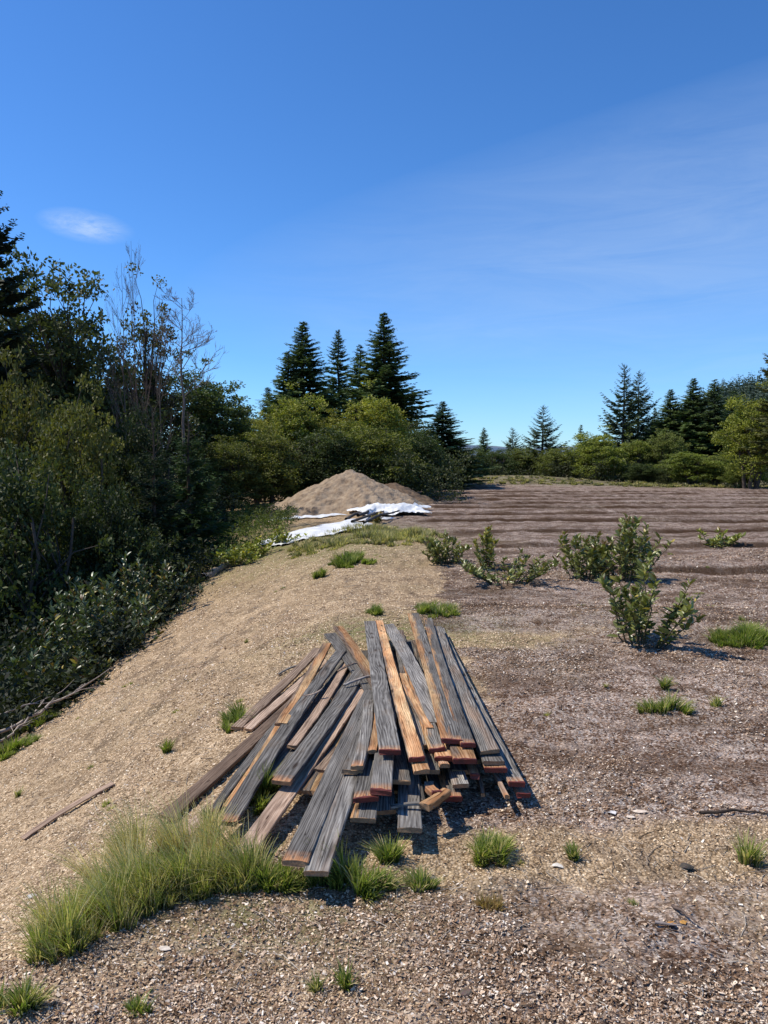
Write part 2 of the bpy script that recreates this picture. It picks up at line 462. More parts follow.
# ------------------------------------------------------------------ ground sheet
def build_ground():
    a1 = np.linspace(-R(43), R(43), 900)
    a2 = np.linspace(R(43), R(317), 90)[1:-1]
    ang = np.concatenate([a1, a2])
    r1 = np.exp(np.linspace(math.log(0.7), math.log(62), 1080))
    r2 = np.exp(np.linspace(math.log(62), math.log(5000), 50))[1:]
    rad = np.concatenate([[0.02, 0.2, 0.45], r1, r2])
    A, Rr = np.meshgrid(ang, rad)
    X = np.sin(A) * Rr; Y = np.cos(A) * Rr
    Z = H(X, Y, True)
    Z = np.where(Rr > 90, np.maximum(Z, -3.0), Z)
    nr, na = X.shape
    V = np.stack([X, Y, Z], -1).reshape(-1, 3)
    i = np.arange(nr - 1)[:, None] * na; j = np.arange(na)[None, :]; jn = (j + 1) % na
    F = np.stack([i + j, i + jn, i + na + jn, i + na + j], -1).reshape(-1, 4)[:, ::-1]
    x, y = V[:, 0], V[:, 1]
    mul = mulch_mask(x, y)
    green = np.zeros_like(x)
    # weedy patch by the sheets
    green += np.exp(-(((x + 0.7) / 1.7) ** 2) - ((y - 17.2) / 3.6) ** 2) * 1.1
    green += np.exp(-(((x + 3.4) / 1.2) ** 2) - ((y - 19.5) / 3.5) ** 2) * 1.2
    green += 0.7 * np.exp(-(((x + .2) / .9) ** 2) - ((y - 7.2) / 0.5) ** 2)
    green += 1.0 * sstep(52, 55, y) * (0.75)
    green += 0.35 * np.exp(-(((x - 1.0) / .8) ** 2) - ((y - 6.75) / 0.3) ** 2)
    green += 0.5 * np.exp(-(((x + .5) / .7) ** 2) - ((y - 2.75) / 0.35) ** 2)
    green += 0.16 * sstep(0.1, 0.6, fbm(x * .8, y * .8, 91, 3))
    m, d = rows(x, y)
    dark = m * .85 * sstep(-.12, -.02, d) * (1 - sstep(.12, .24, d)) * sstep(-.75, -.1, fbm(x * 0.5, y * 2, 93, 3))  # furrow lines: exposed soil plus shade of the near-facing bank, painted dark
    dark += m * 0.30 * sstep(0.0, 0.5, fbm(x * .35, y * 1.6, 95, 4)) + .55 * mul * sstep(.05, .5, fbm(x * .6, y * 1.1, 96, 5))
    for cx_, cy_, rx_, ry_ in [(1.15, 8.6, .9, .25), (1.4, 6.25, 1.1, .22), (3.2, 9.0, 1.6, .25), (1.0, 2.3, .35, .12), (1.35, 2.5, .3, .15), (.5, 2.45, .3, .1), (2.6, 4.6, 1.2, .3)]:
        dark += mul * .7 * np.exp(-((x - cx_) / rx_) ** 2 - ((y - cy_) / ry_) ** 2) * sstep(-.4, .3, fbm(x * 3, y * 3, 98, 4))
    dark = np.minimum(dark, 1 - .0 * x)
    dark += 0.65 * np.exp(-(((x - .30) / .22) ** 2) - ((y - 2.62) / 0.2) ** 2) * 0
    # forest floor
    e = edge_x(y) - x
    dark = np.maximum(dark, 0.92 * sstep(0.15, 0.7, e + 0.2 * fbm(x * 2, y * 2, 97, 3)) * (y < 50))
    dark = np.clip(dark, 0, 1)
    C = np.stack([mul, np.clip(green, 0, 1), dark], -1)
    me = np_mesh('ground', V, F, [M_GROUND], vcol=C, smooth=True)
    o = link('ground', me)
    tag(o, kind='structure')


build_ground()

# ------------------------------------------------------------------ scattered chips and stones (uncountable)
def rot_rand(n, rng, tilt=1.0):
    yaw = rng.rand(n) * 2 * np.pi
    n1 = rng.randn(n, 3) * tilt * 0.35; n1[:, 2] = 1
    n1 /= np.linalg.norm(n1, axis=1)[:, None]
    d = np.stack([np.cos(yaw), np.sin(yaw), np.zeros(n)], -1)
    d -= n1 * np.sum(d * n1, 1)[:, None]; d /= np.linalg.norm(d, axis=1)[:, None]
    return d, np.cross(n1, d), n1


def scatter_xy(n, ymin, ymax, rng, power=1.0, half=0.56):
    """density falls with distance"""
    y = ymin * (ymax / ymin) ** (rng.rand(n) ** power)
    x = (rng.rand(n) * 2 - 1) * half * (y + .4)
    return x, y


def chips():
    rng = np.random.RandomState(3)
    x, y = scatter_xy(480000, 1.5, 15, rng)
    keep = (np.maximum(mulch_mask(x, y), (x > edge_x(y)) * (.06 + .5 * (x < -.3) * (y > 3) * sstep(.05, .45, fbm((x + .25 * y) * 2.2, y * .35, 9, 3)))) * (0.12 + 0.88 * sstep(-.35, .30, fbm(x * 1.1, y * 1.1, 101, 5)))) > rng.rand(len(x))
    x, y = x[keep], y[keep]; n = len(x)
    z = H(x, y, True) + 0.003 + rng.rand(n) * 0.004
    d, s, nn = rot_rand(n, rng, 1.25)
    big = rng.rand(n) ** 4
    L = (0.0024 + 0.0060 * big + .0015 * rng.rand(n)) * (1 + 0.10 * np.maximum(y - 3, 0)); W = L * (0.25 + 0.45 * rng.rand(n))
    P = np.stack([x, y, z], -1)
    k = lambda a, b, c: P + d * (L * a)[:, None] + s * (W * b)[:, None] + nn * (L * c)[:, None]
    j = rng.rand(6, n) * 0.5 + 0.6
    V = np.stack([k(-j[0], -j[1], 0), k(j[2], -j[3], .1 * j[0]), k(j[4], j[5], 0), k(-j[1], j[2], .12 * j[3])], 1).reshape(-1, 3)
    F = np.arange(n * 4).reshape(-1, 4)
    pal = np.array([(.76, .62, .47), (.58, .43, .30), (.38, .25, .16), (.24, .15, .09), (.13, .08, .05), (.84, .76, .65), (.46, .33, .23)])
    w = np.array([.14, .13, .2, .20, .14, .08, .11])
    c = pal[rng.choice(len(pal), n, p=w / w.sum())] * (0.8 + 0.4 * rng.rand(n))[:, None]
    o = link('wood_chips', np_mesh('wood_chips', V, F, [M_CHIP], fcol=c))
    tag(o, 'pale and brown wood chips scattered over the mulch', 'wood chips', kind='stuff')


def stones():
    rng = np.random.RandomState(4)
    x, y = scatter_xy(360000, 1.6, 17, rng)
    keep = ((1 - mulch_mask(x, y)) * (x > edge_x(y)) * (.25 + .75 * sstep(-.5, .2, fbm((x + .25 * y) * 1.8, y * .7, 103, 4)))) > rng.rand(len(x))
    x, y = x[keep], y[keep]; n = len(x)
    z = H(x, y, True)
    r = (0.0019 + 0.0052 * rng.rand(n) ** 4) * (1 + 0.11 * np.maximum(y - 3, 0))
    P = np.stack([x, y, z + r * .3], -1)
    d, s, nn = rot_rand(n, rng, 0.8)
    sg = [(1, 0, 0), (0, 1, 0), (-1, 0, 0), (0, -1, 0), (0, 0, .75)]
    vs = []
    for a, b, c in sg:
        q = 0.7 + 0.6 * rng.rand(n)
        vs.append(P + (d * a + s * b + nn * c) * (r * q)[:, None])
    V = np.stack(vs, 1).reshape(-1, 3)
    b0 = np.arange(n)[:, None] * 5
    F = np.concatenate([b0 + np.array([[0, 1, 4]]), b0 + np.array([[1, 2, 4]]), b0 + np.array([[2, 3, 4]]), b0 + np.array([[3, 0, 4]])], 0)
    pal = np.array([(.66, .49, .31), (.78, .61, .42), (.50, .37, .23), (.29, .20, .125), (.84, .71, .52), (.41, .33, .24)])
    w = np.array([.3, .2, .2, .13, .08, .09])
    c = pal[rng.choice(len(pal), n, p=w / w.sum())] * (0.8 + 0.4 * rng.rand(n))[:, None]
    o = link('gravel', np_mesh('gravel', V, F, [M_CHIP], fcol=np.tile(c, (4, 1))))
    tag(o, 'fine tan gravel lying over the slope', 'gravel', kind='stuff')


chips()
stones()

# ------------------------------------------------------------------ generic tubes
class Tubes:
    def __init__(s): s.V = []; s.F = []; s.C = []; s.n = 0

    def add(s, pts, rad, sides=5, c=(.1, .08, .06)):
        pts = np.asarray(pts, float); k = len(pts)
        rad = np.broadcast_to(rad, (k,))
        t = np.gradient(pts, axis=0); t /= np.linalg.norm(t, axis=1)[:, None] + 1e-9
        up = np.array([0, 0, 1.0]) if abs(t[0, 2]) < 0.9 else np.array([1.0, 0, 0])
        u = np.cross(t, up); u /= np.linalg.norm(u, axis=1)[:, None] + 1e-9
        v = np.cross(t, u)
        a = np.arange(sides) * 2 * np.pi / sides
        ring = pts[:, None, :] + (u[:, None, :] * np.cos(a)[None, :, None] + v[:, None, :] * np.sin(a)[None, :, None]) * rad[:, None, None]
        s.V.append(ring.reshape(-1, 3))
        i = np.arange(k - 1)[:, None] * sides; j = np.arange(sides)[None, :]
        F = np.stack([i + j, i + (j + 1) % sides, i + sides + (j + 1) % sides, i + sides + j], -1).reshape(-1, 4) + s.n
        s.F.append(F); s.C.append(np.tile(np.array(c)[None, :], (len(F), 1)))
        s.n += k * sides

    def mesh(s, name, mats):
        return np_mesh(name, np.concatenate(s.V), np.concatenate(s.F), mats, fcol=np.concatenate(s.C), smooth=True)


def curve_pts(a, b, sag, k, rng, wob=0.03):
    a = np.asarray(a, float); b = np.asarray(b, float)
    t = np.linspace(0, 1, k)[:, None]
    L = np.linalg.norm(b - a)
    p = a + (b - a) * t + np.array([0, 0, 1.0]) * sag * L * 4 * t * (1 - t) * 0.5
    w = rng.randn(k, 3) * wob * L; w[0] = 0; w[-1] *= .3
    return p + w


# ------------------------------------------------------------------ leaves
def leaf_quads(P, D, L, W, rng, upbias=0.6, fold=0.0):
    """one rhombic leaf per point, pointing along D"""
    n = len(P)
    D = D / (np.linalg.norm(D, axis=1)[:, None] + 1e-9)
    nn = rng.randn(n, 3) * 0.7; nn[:, 2] += upbias
    S = np.cross(D, nn); S /= np.linalg.norm(S, axis=1)[:, None] + 1e-9
    L = np.broadcast_to(L, (n,))[:, None]; W = np.broadcast_to(W, (n,))[:, None]
    a = P; b = P + D * L * .5 + S * W * .5; c = P + D * L; d = P + D * L * .45 - S * W * .5
    if fold:
        N = np.cross(S, D); b = b + N * W * fold; d = d + N * W * fold
    return np.stack([a, b, c, d], 1).reshape(-1, 3)


def sph(n, rng):
    v = rng.randn(n, 3); return v / np.linalg.norm(v, axis=1)[:, None]


def broadleaf(seed, height, rx, crown_lo=0.15, clumps=380, per=60, leaf=0.10, clump_r=0.38, pal=((.045, .06, .018), (.07, .085, .025)), gappy=0.0,
              stems=1, lumps=0.35, barkc=(.10, .08, .065), flat_top=1.0):
    """returns trunk mesh, crown mesh; base at origin"""
    rng = np.random.RandomState(seed)
    T = Tubes()
    cz0, cz1 = height * crown_lo, height
    cc = np.array([0, 0, (cz0 + cz1) / 2]); rz = (cz1 - cz0) / 2
    # main lobes make the outline uneven
    nl = 9 + seed % 4
    lobes = []
    for i in range(nl):
        a = rng.rand() * 6.28; f = rng.rand() ** .6 * .62
        zz = -0.75 + 1.5 * (i + .5) / nl
        wz = math.sqrt(max(.12, 1 - abs(zz) ** 2.4))
        lobes.append((np.array([math.cos(a) * f * rx * wz, math.sin(a) * f * rx * wz, zz * rz * .82]), (0.36 + .22 * rng.rand()) * rx * (.65 + .35 * wz)))
    pts = []
    for i in range(clumps):
        lc, lr = lobes[rng.randint(nl)]
        d = sph(1, rng)[0]; d[2] *= .85
        rr = lr * (0.55 + 0.5 * rng.rand() ** .5)
        pts.append(cc + lc + d * rr)
    pts = np.array(pts)
    up = rng.rand(clumps) < .35
    pts[up, 2] += rng.exponential(.055 * height, up.sum()); pts[up, :2] *= .9
    pts[:, 2] = np.clip(pts[:, 2], cz0 * .6, height * 1.1)
    # trunk(s) and limbs
    tops = []
    for sidx in range(stems):
        a = rng.rand() * 6.28; off = 0 if stems == 1 else .12 * rx
        b = np.array([math.cos(a) * off, math.sin(a) * off, -0.3])
        tp = cc + np.array([math.cos(a) * off * 3, math.sin(a) * off * 3, rz * .55])
        p = curve_pts(b, tp, 0, 9, rng, 0.012)
        r0 = height * 0.013 + .03
        T.add(p, np.linspace(r0, r0 * .25, 9), 7, barkc)
        tops.append(p)
    for i in rng.permutation(clumps)[: min(clumps, 130)]:
        q = pts[i]; p = tops[rng.randint(len(tops))]
        h = np.clip(q[2] * 0.62, p[1, 2], p[-1, 2]); k = int(np.argmin(abs(p[:, 2] - h)))
        T.add(curve_pts(p[k], q, .12, 5, rng, .025), np.linspace(height * .0035 + .008, .006, 5), 4, barkc)
    trunk = T.mesh('trunk', [M_BARK])
    # leaves
    n = clumps * per
    ci = np.repeat(np.arange(clumps), per)
    cr = clump_r * (0.6 + .8 * rng.rand(clumps))
    off = sph(n, rng) * (cr[ci] * rng.rand(n) ** .5)[:, None]; off[:, 2] *= .7
    P = pts[ci] + off
    outw = (P - cc) / np.array([rx, rx, rz]); D = outw * .5 + sph(n, rng) + np.array([0, 0, -.1])
    V = leaf_quads(P, D, leaf * (.7 + .6 * rng.rand(n)), leaf * .55 * (.7 + .6 * rng.rand(n)), rng)
    pal = np.array(pal)
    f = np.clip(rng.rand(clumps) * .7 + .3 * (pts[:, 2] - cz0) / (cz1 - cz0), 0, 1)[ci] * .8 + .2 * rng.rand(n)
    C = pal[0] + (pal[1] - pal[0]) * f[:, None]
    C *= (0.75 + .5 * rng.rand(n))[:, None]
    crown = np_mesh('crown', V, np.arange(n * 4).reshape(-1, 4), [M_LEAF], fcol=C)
    return trunk, crown, height, rx


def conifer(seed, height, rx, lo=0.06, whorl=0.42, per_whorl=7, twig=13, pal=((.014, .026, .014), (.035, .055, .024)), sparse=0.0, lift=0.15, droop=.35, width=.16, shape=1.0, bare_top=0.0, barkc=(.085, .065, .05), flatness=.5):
    rng = np.random.RandomState(seed)
    T = Tubes(); T.add(curve_pts((0, 0, -.3), (0, 0, height * .985), 0, 10, rng, .002), np.linspace(height * .014 + .02, .012, 10), 7, barkc)
    Ps, Ds, Ls, Ws, Cs = [], [], [], [], []
    z = height * lo
    pal = np.array(pal)
    while z < height * .985:
        f = (z / height - lo) / (1 - lo)
        Lmax = rx * ((1 - f) ** shape) * (0.82 + .36 * rng.rand()) * min(1, .55 + f * 4) + .06
        nb = max(3, int(per_whorl * (1 - .4 * f)))
        a0 = rng.rand() * 6.28
        for b in range(nb):
            if rng.rand() < sparse: continue
            a = a0 + b * 6.283 / nb + rng.randn() * .25
            L = Lmax * (.55 + .6 * rng.rand())
            k = 6; t = np.linspace(0, 1, k)
            el = -droop * (1 - f) + .35 * f
            hx = np.array([math.cos(a), math.sin(a), 0])
            zz = z + rng.randn() * whorl * .2
            bp = np.array([0, 0, zz]) + hx * (L * t)[:, None] + np.array([0, 0, 1.0]) * (L * (el * t + lift * 1.6 * t * t))[:, None]
            T.add(bp[:], np.linspace(max(.01, L * .014), .004, k), 3, barkc)
            if f > 1 - bare_top: continue
            nt = max(4, int(twig * (.35 + .65 * L / rx)))
            tt = np.linspace(.14, 1, nt)
            bp2 = np.stack([np.interp(tt, t, bp[:, i]) for i in range(3)], -1)
            side = np.cross(hx, [0, 0, 1.0])
            shade = rng.rand()
            for sgn in (-1, 1, 0):
                for q in range(3):
                    d = hx * (.75 + .5 * rng.rand(nt))[:, None] + side * sgn * (.75 + .5 * rng.rand(nt))[:, None] + rng.randn(nt, 3) * .22
                    d[:, 2] += -.12 + .05 * q
                    tl = (L * .34 * (1.12 - tt) + .10 * (1 + L * .25) * (1 - .55 * f)) * (.7 + .5 * rng.rand(nt))
                    if sgn == 0: tl *= .7
                    Ps.append(bp2 + rng.randn(nt, 3) * .03 * (1 + L * .3)); Ds.append(d); Ls.append(tl); Ws.append(width * (.6 + .7 * rng.rand(nt)) * np.clip(tl / .35, .35, 1.2))
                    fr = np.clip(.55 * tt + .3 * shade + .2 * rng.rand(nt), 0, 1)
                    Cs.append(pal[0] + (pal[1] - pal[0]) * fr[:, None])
        z += whorl * (1 - .45 * f) * (.8 + .4 * rng.rand())
    P = np.concatenate(Ps); D = np.concatenate(Ds); L = np.concatenate(Ls); W = np.concatenate(Ws); C = np.concatenate(Cs)
    V = leaf_quads(P, D, L, W, rng, upbias=.35)
    trunk = T.mesh('trunk', [M_BARK])
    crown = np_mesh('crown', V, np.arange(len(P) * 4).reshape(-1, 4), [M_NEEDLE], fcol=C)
    return trunk, crown, height, rx


def bare_tree(seed, height, spread, c=(.16, .12, .10), fork=.45, twigs=1.0, lean=0.0, narrow=.5):
    rng = np.random.RandomState(seed)
    T = Tubes(); T2 = Tubes()
    top = np.array([lean * height, 0, height])
    p = curve_pts((0, 0, -.3), top, 0, 14, rng, .006)
    r0 = height * .009 + .015
    rad = np.linspace(r0, .010, 14)
    T.add(p, rad, 6, c)

    def branch(a, d, L, r, lev):
        d = d / np.linalg.norm(d)
        k = 5
        pts = [a]
        for i in range(k - 1):
            d = d + rng.randn(3) * .13 + np.array([0, 0, .07]); d /= np.linalg.norm(d)
            pts.append(pts[-1] + d * L / (k - 1))
        pts = np.array(pts)
        T2.add(pts, np.linspace(r, max(.0045, r * .35), k), 3 if lev else 4, np.array(c) * (1 + .15 * lev))
        if lev >= 3: return
        nb = [5, 4, 3][lev]
        for j in range(int(nb * twigs + .5)):
            u = .25 + .72 * rng.rand(); q = np.array([np.interp(u * (k - 1), range(k), pts[:, i]) for i in range(3)])
            dd = d + rng.randn(3) * .62; dd[2] = abs(dd[2]) * .6 + .2
            branch(q, dd, L * (.35 + .3 * rng.rand()), max(.005, r * .55), lev + 1)

    for i in range(14):
        u = fork + (1 - fork) * (i + rng.rand()) / 14 * .95
        q = np.array([np.interp(u * 13, range(14), p[:, k]) for k in range(3)])
        a = rng.rand() * 6.28
        d = np.array([math.cos(a) * narrow, math.sin(a) * narrow, 1.0 * (.6 + .4 * rng.rand())])
        branch(q, d, spread * (1.25 - u) * (.7 + .6 * rng.rand()), r0 * .42 * (1.2 - u), 0)
    return T.mesh('trunk', [M_TWIG]), T2.mesh('branches', [M_TWIG]), height, spread


DIMS = {}


def tree(name, proto, px, ptop, Y, wpx, label, group, tint=(1, 1, 1), cat='tree', crown_name='crown', yaw=None, zoff=0.0, base=None):
    """a tree whose base stands on the ground at depth Y, sized so that it has the height and width it has in the photo"""
    trunk, crown, h, rx = proto
    if crown.name not in DIMS:
        co = np.empty(len(crown.vertices) * 3, np.float32); crown.vertices.foreach_get('co', co); co = co.reshape(-1, 3)
        DIMS[crown.name] = (float(np.percentile(co[:, 2], 99.7)), float(np.percentile(np.hypot(co[:, 0], co[:, 1]), 97)))
    h, rx = DIMS[crown.name]
    tp = at(px, ptop, Y)
    x = tp.x; gz = hz(x, Y) if base is None else base
    sz = (tp.z - gz) / h
    sx = (wpx / 2 / FPX * Y) / rx
    t = empty(name, (x, Y, gz + zoff))
    t.rotation_euler = (0, 0, random.random() * 6.28 if yaw is None else yaw)
    t.scale = (sx, sx, sz)
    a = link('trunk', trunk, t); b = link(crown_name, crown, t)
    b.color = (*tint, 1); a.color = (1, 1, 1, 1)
    tag(t, label, cat, group)
    return t


# ------------------------------------------------------------------ tree kinds
OL = ((.048, .056, .016), (.165, .165, .052))
DK = ((.020, .029, .011), (.080, .096, .034))
YG = ((.09, .115, .024), (.29, .29, .070))
FIR = ((.034, .056, .028), (.14, .18, .080))
bl_open = broadleaf(11, 11, 2.9, .2, 360, 60, .15, .40, DK, lumps=.5)
bl_open2 = broadleaf(17, 11, 2.2, .40, 100, 46, .14, .36, OL)
bl_round = broadleaf(12, 8, 2.2, .2, 420, 60, .13, .36, DK)
bl_bush = broadleaf(13, 5.5, 2.2, .04, 480, 60, .105, .30, OL, stems=4)
bl_bush2 = broadleaf(14, 5.0, 2.0, .04, 430, 60, .115, .30, YG, stems=4)
bl_dark = broadleaf(15, 4.5, 2.3, .02, 480, 60, .105, .32, DK, stems=4)
cf_dense = conifer(21, 16, 3.0, .04, .33, 9, 15, FIR, width=.15)
cf_dense2 = conifer(22, 15, 3.0, .05, .38, 8, 14, FIR, sparse=.1, width=.15)
cf_narrow = conifer(23, 13, 2.2, .06, .36, 8, 11, FIR, sparse=.05, width=.15)
cf_layer = conifer(24, 13, 3.0, .10, .62, 7, 13, sparse=.10, droop=.02, lift=.34, width=.12, pal=((.035, .052, .030), (.10, .125, .072)), shape=.8)
cf_young = conifer(25, 6, 1.7, .03, .34, 7, 12, sparse=.08, droop=.05, lift=.25, width=.09, bare_top=.2)
cf_left = conifer(26, 15, 2.6, .2, .55, 7, 14, sparse=.12, droop=.42, lift=.2, width=.17, pal=((.014, .022, .012), (.040, .056, .026)), shape=.6)
br_a = bare_tree(31, 10, 3.4, (.125, .088, .070), .34, .85, -.05, 1.0)
br_b = bare_tree(32, 9, 2.3, (.17, .14, .125), .62, 1.0, .0, 1.5)
br_c = bare_tree(33, 9, 2.6, (.14, .11, .09), .32, .75, .05, 1.2)

GL = 'trees of the wood below the slope'
tree('conifer_tree', cf_left, -12, 196, 21, 130, 'tall dark conifer cut off by the edge of the photo, top left', GL, cat='conifer', tint=(.8, .8, .8))
tree('broadleaf_tree', bl_open, 64, 266, 25, 150, 'tall airy broadleaf tree with sky showing through its crown', GL, tint=(1.7, 1.6, 1.5))
tree('broadleaf_tree', bl_open2, 146, 276, 27, 84, 'thin olive crowned tree behind the bare branching trees', GL, tint=(1.0, .95, .9))
tree('broadleaf_tree', bl_round, 10, 285, 26, 150, 'dark broadleaf tree beside the tall dark conifer', GL, tint=(.9, .9, .9))
tree('broadleaf_tree', bl_round, 128, 345, 28, 120, 'dark leafy tree around the foot of the bare branching tree', GL, tint=(.85, .85, .85))
tree('bare_tree', br_a, 136, 243, 22, 60, 'tallest bare tree, purplish brown twigs against the sky', GL, crown_name='branches', yaw=0)
tree('bare_tree', br_c, 122, 268, 23.5, 60, 'bare many-twigged tree just behind the tallest bare one', GL, crown_name='branches', yaw=2.0)
tree('bare_tree', br_b, 182, 288, 23, 74, 'bare grey tree whose straight trunk forks high over the round tree', GL, crown_name='branches', yaw=.7)
tree('bare_tree', br_c, 156, 300, 22.5, 50, 'short bare tree between the tallest bare tree and the forked one', GL, crown_name='branches', yaw=1.0)
tree('broadleaf_tree', bl_round, 207, 360, 33, 92, 'rounded dark tree right of the forked bare tree', GL, tint=(1.7, 1.75, 1.5))
tree('broadleaf_tree', bl_bush, 14, 362, 18, 130, 'olive leaved tree below the airy broadleaf tree at the photo edge', GL, tint=(1.0, .92, .75), yaw=1.1)
tree('broadleaf_tree', bl_bush, 84, 388, 16.5, 120, 'olive tree with sunlit yellowish top, before the bare trees', GL, tint=(1.25, 1.18, .9), yaw=3.0)
tree('broadleaf_tree', bl_dark, 148, 415, 20, 100, 'dark tree standing below the bare trees', GL, tint=(.85, .85, .8))
tree('broadleaf_tree', bl_dark, 28, 455, 13.5, 200, 'broad dark leafy tree low in the wood by the photo edge', GL, tint=(1.2, 1.2, 1.0), yaw=.4)
tree('broadleaf_tree', bl_dark, 112, 488, 15, 120, 'dark shaggy tree in the shade over the slope edge', GL, tint=(.95, 1.0, .9), yaw=2.4)
tree('broadleaf_tree', bl_dark, 190, 470, 24, 90, 'very dark tree in deep shade behind the young firs', GL, tint=(.7, .75, .7), yaw=2.0)
tree('young_fir', cf_young, 153, 452, 17, 84, 'young fir with bare grey leader, left one of two', 'young firs at the wood edge', cat='young fir', tint=(1.1, 1.05, .95))
tree('young_fir', cf_young, 188, 436, 19.5, 84, 'young fir with green tuft under bare top, right one of two', 'young firs at the wood edge', cat='young fir', tint=(1.5, 1.6, 1.1), yaw=2.5)

GM = 'broadleaf trees around the soil mound'
mids = [
    (bl_bush, 232, 405, 34, 66, (2.4, 2.2, 1.2), 'olive tree between the rounded dark tree and the conifers'),
    (bl_bush, 262, 415, 37, 64, (2.6, 2.3, 1.3), 'second olive tree, lit on top, before the smallest conifer of the group'),
    (bl_bush2, 297, 396, 41, 84, (1.25, 1.2, 1.0), 'yellow-green tree at the foot of the widest conifer'),
    (bl_bush, 334, 412, 40, 80, (2.3, 2.1, 1.3), 'olive tree in the middle, straight behind the soil mound'),
    (bl_bush2, 372, 396, 40, 84, (1.4, 1.3, 1.0), 'brightest yellow-green tree, behind the mound and below the tallest conifer'),
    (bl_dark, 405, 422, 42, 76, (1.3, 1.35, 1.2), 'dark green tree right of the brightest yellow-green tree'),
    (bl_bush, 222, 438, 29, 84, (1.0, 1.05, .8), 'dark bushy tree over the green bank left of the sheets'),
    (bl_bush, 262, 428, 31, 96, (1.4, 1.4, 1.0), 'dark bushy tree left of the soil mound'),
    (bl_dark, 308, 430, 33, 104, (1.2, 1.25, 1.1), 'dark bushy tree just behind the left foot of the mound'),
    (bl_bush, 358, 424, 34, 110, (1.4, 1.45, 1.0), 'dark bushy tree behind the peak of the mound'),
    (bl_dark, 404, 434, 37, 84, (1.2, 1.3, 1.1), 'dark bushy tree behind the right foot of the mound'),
]
for i, (pr, px, pt, Y, w, tn, lb) in enumerate(mids):
    tree('broadleaf_tree', pr, px, pt, Y, w, lb, GM, tint=tn)

GC = 'tall conifers behind the soil mound'
for pr, px, pt, Y, w, lb in [
    (cf_narrow, 268, 388, 50, 62, 'smallest conifer of the group behind the mound'),
    (cf_dense, 303, 323, 50, 112, 'widest dark conifer with irregular double-peaked top'),
    (cf_dense2, 338, 331, 56, 76, 'slim conifer standing between the widest and the tallest'),
    (cf_dense2, 360, 346, 53, 90, 'conifer half hidden against the left flank of the tallest'),
    (cf_dense, 384, 314, 50, 110, 'tallest conifer, its jagged right side clear of the others'),
    (cf_dense2, 288, 352, 49, 90, 'shorter conifer pressed against the widest one'),
    (cf_dense, 443, 402, 52, 78, 'lone cone-shaped conifer right of the tallest conifer group'),
]:
    tree('conifer_tree', pr, px, pt, Y, w, lb, GC, cat='conifer', tint=(1.05, 1.12, 1.0))

GR = 'conifers beyond the tilled beds'
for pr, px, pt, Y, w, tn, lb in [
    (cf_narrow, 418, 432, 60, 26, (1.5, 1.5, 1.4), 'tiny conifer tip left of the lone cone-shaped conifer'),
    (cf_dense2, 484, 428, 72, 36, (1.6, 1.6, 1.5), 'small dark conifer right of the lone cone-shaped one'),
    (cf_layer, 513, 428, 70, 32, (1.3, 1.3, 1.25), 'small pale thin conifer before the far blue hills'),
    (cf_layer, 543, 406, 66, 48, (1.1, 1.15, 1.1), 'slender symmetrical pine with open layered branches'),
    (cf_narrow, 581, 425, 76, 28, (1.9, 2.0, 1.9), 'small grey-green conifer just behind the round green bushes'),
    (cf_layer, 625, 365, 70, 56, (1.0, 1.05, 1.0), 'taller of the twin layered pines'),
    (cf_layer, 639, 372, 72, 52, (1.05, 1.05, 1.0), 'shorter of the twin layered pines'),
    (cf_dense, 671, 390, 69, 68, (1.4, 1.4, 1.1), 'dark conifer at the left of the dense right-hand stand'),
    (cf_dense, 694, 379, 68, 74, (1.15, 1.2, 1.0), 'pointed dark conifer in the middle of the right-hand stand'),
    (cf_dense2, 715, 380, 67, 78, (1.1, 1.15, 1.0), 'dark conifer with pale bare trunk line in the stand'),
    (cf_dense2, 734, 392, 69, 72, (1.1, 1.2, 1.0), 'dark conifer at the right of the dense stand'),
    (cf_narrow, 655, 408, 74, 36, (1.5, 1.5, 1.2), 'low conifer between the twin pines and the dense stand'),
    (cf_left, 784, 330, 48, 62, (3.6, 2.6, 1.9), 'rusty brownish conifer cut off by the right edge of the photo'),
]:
    tree('conifer_tree', pr, px, pt, Y, w, lb, GR, cat='conifer', tint=tn)

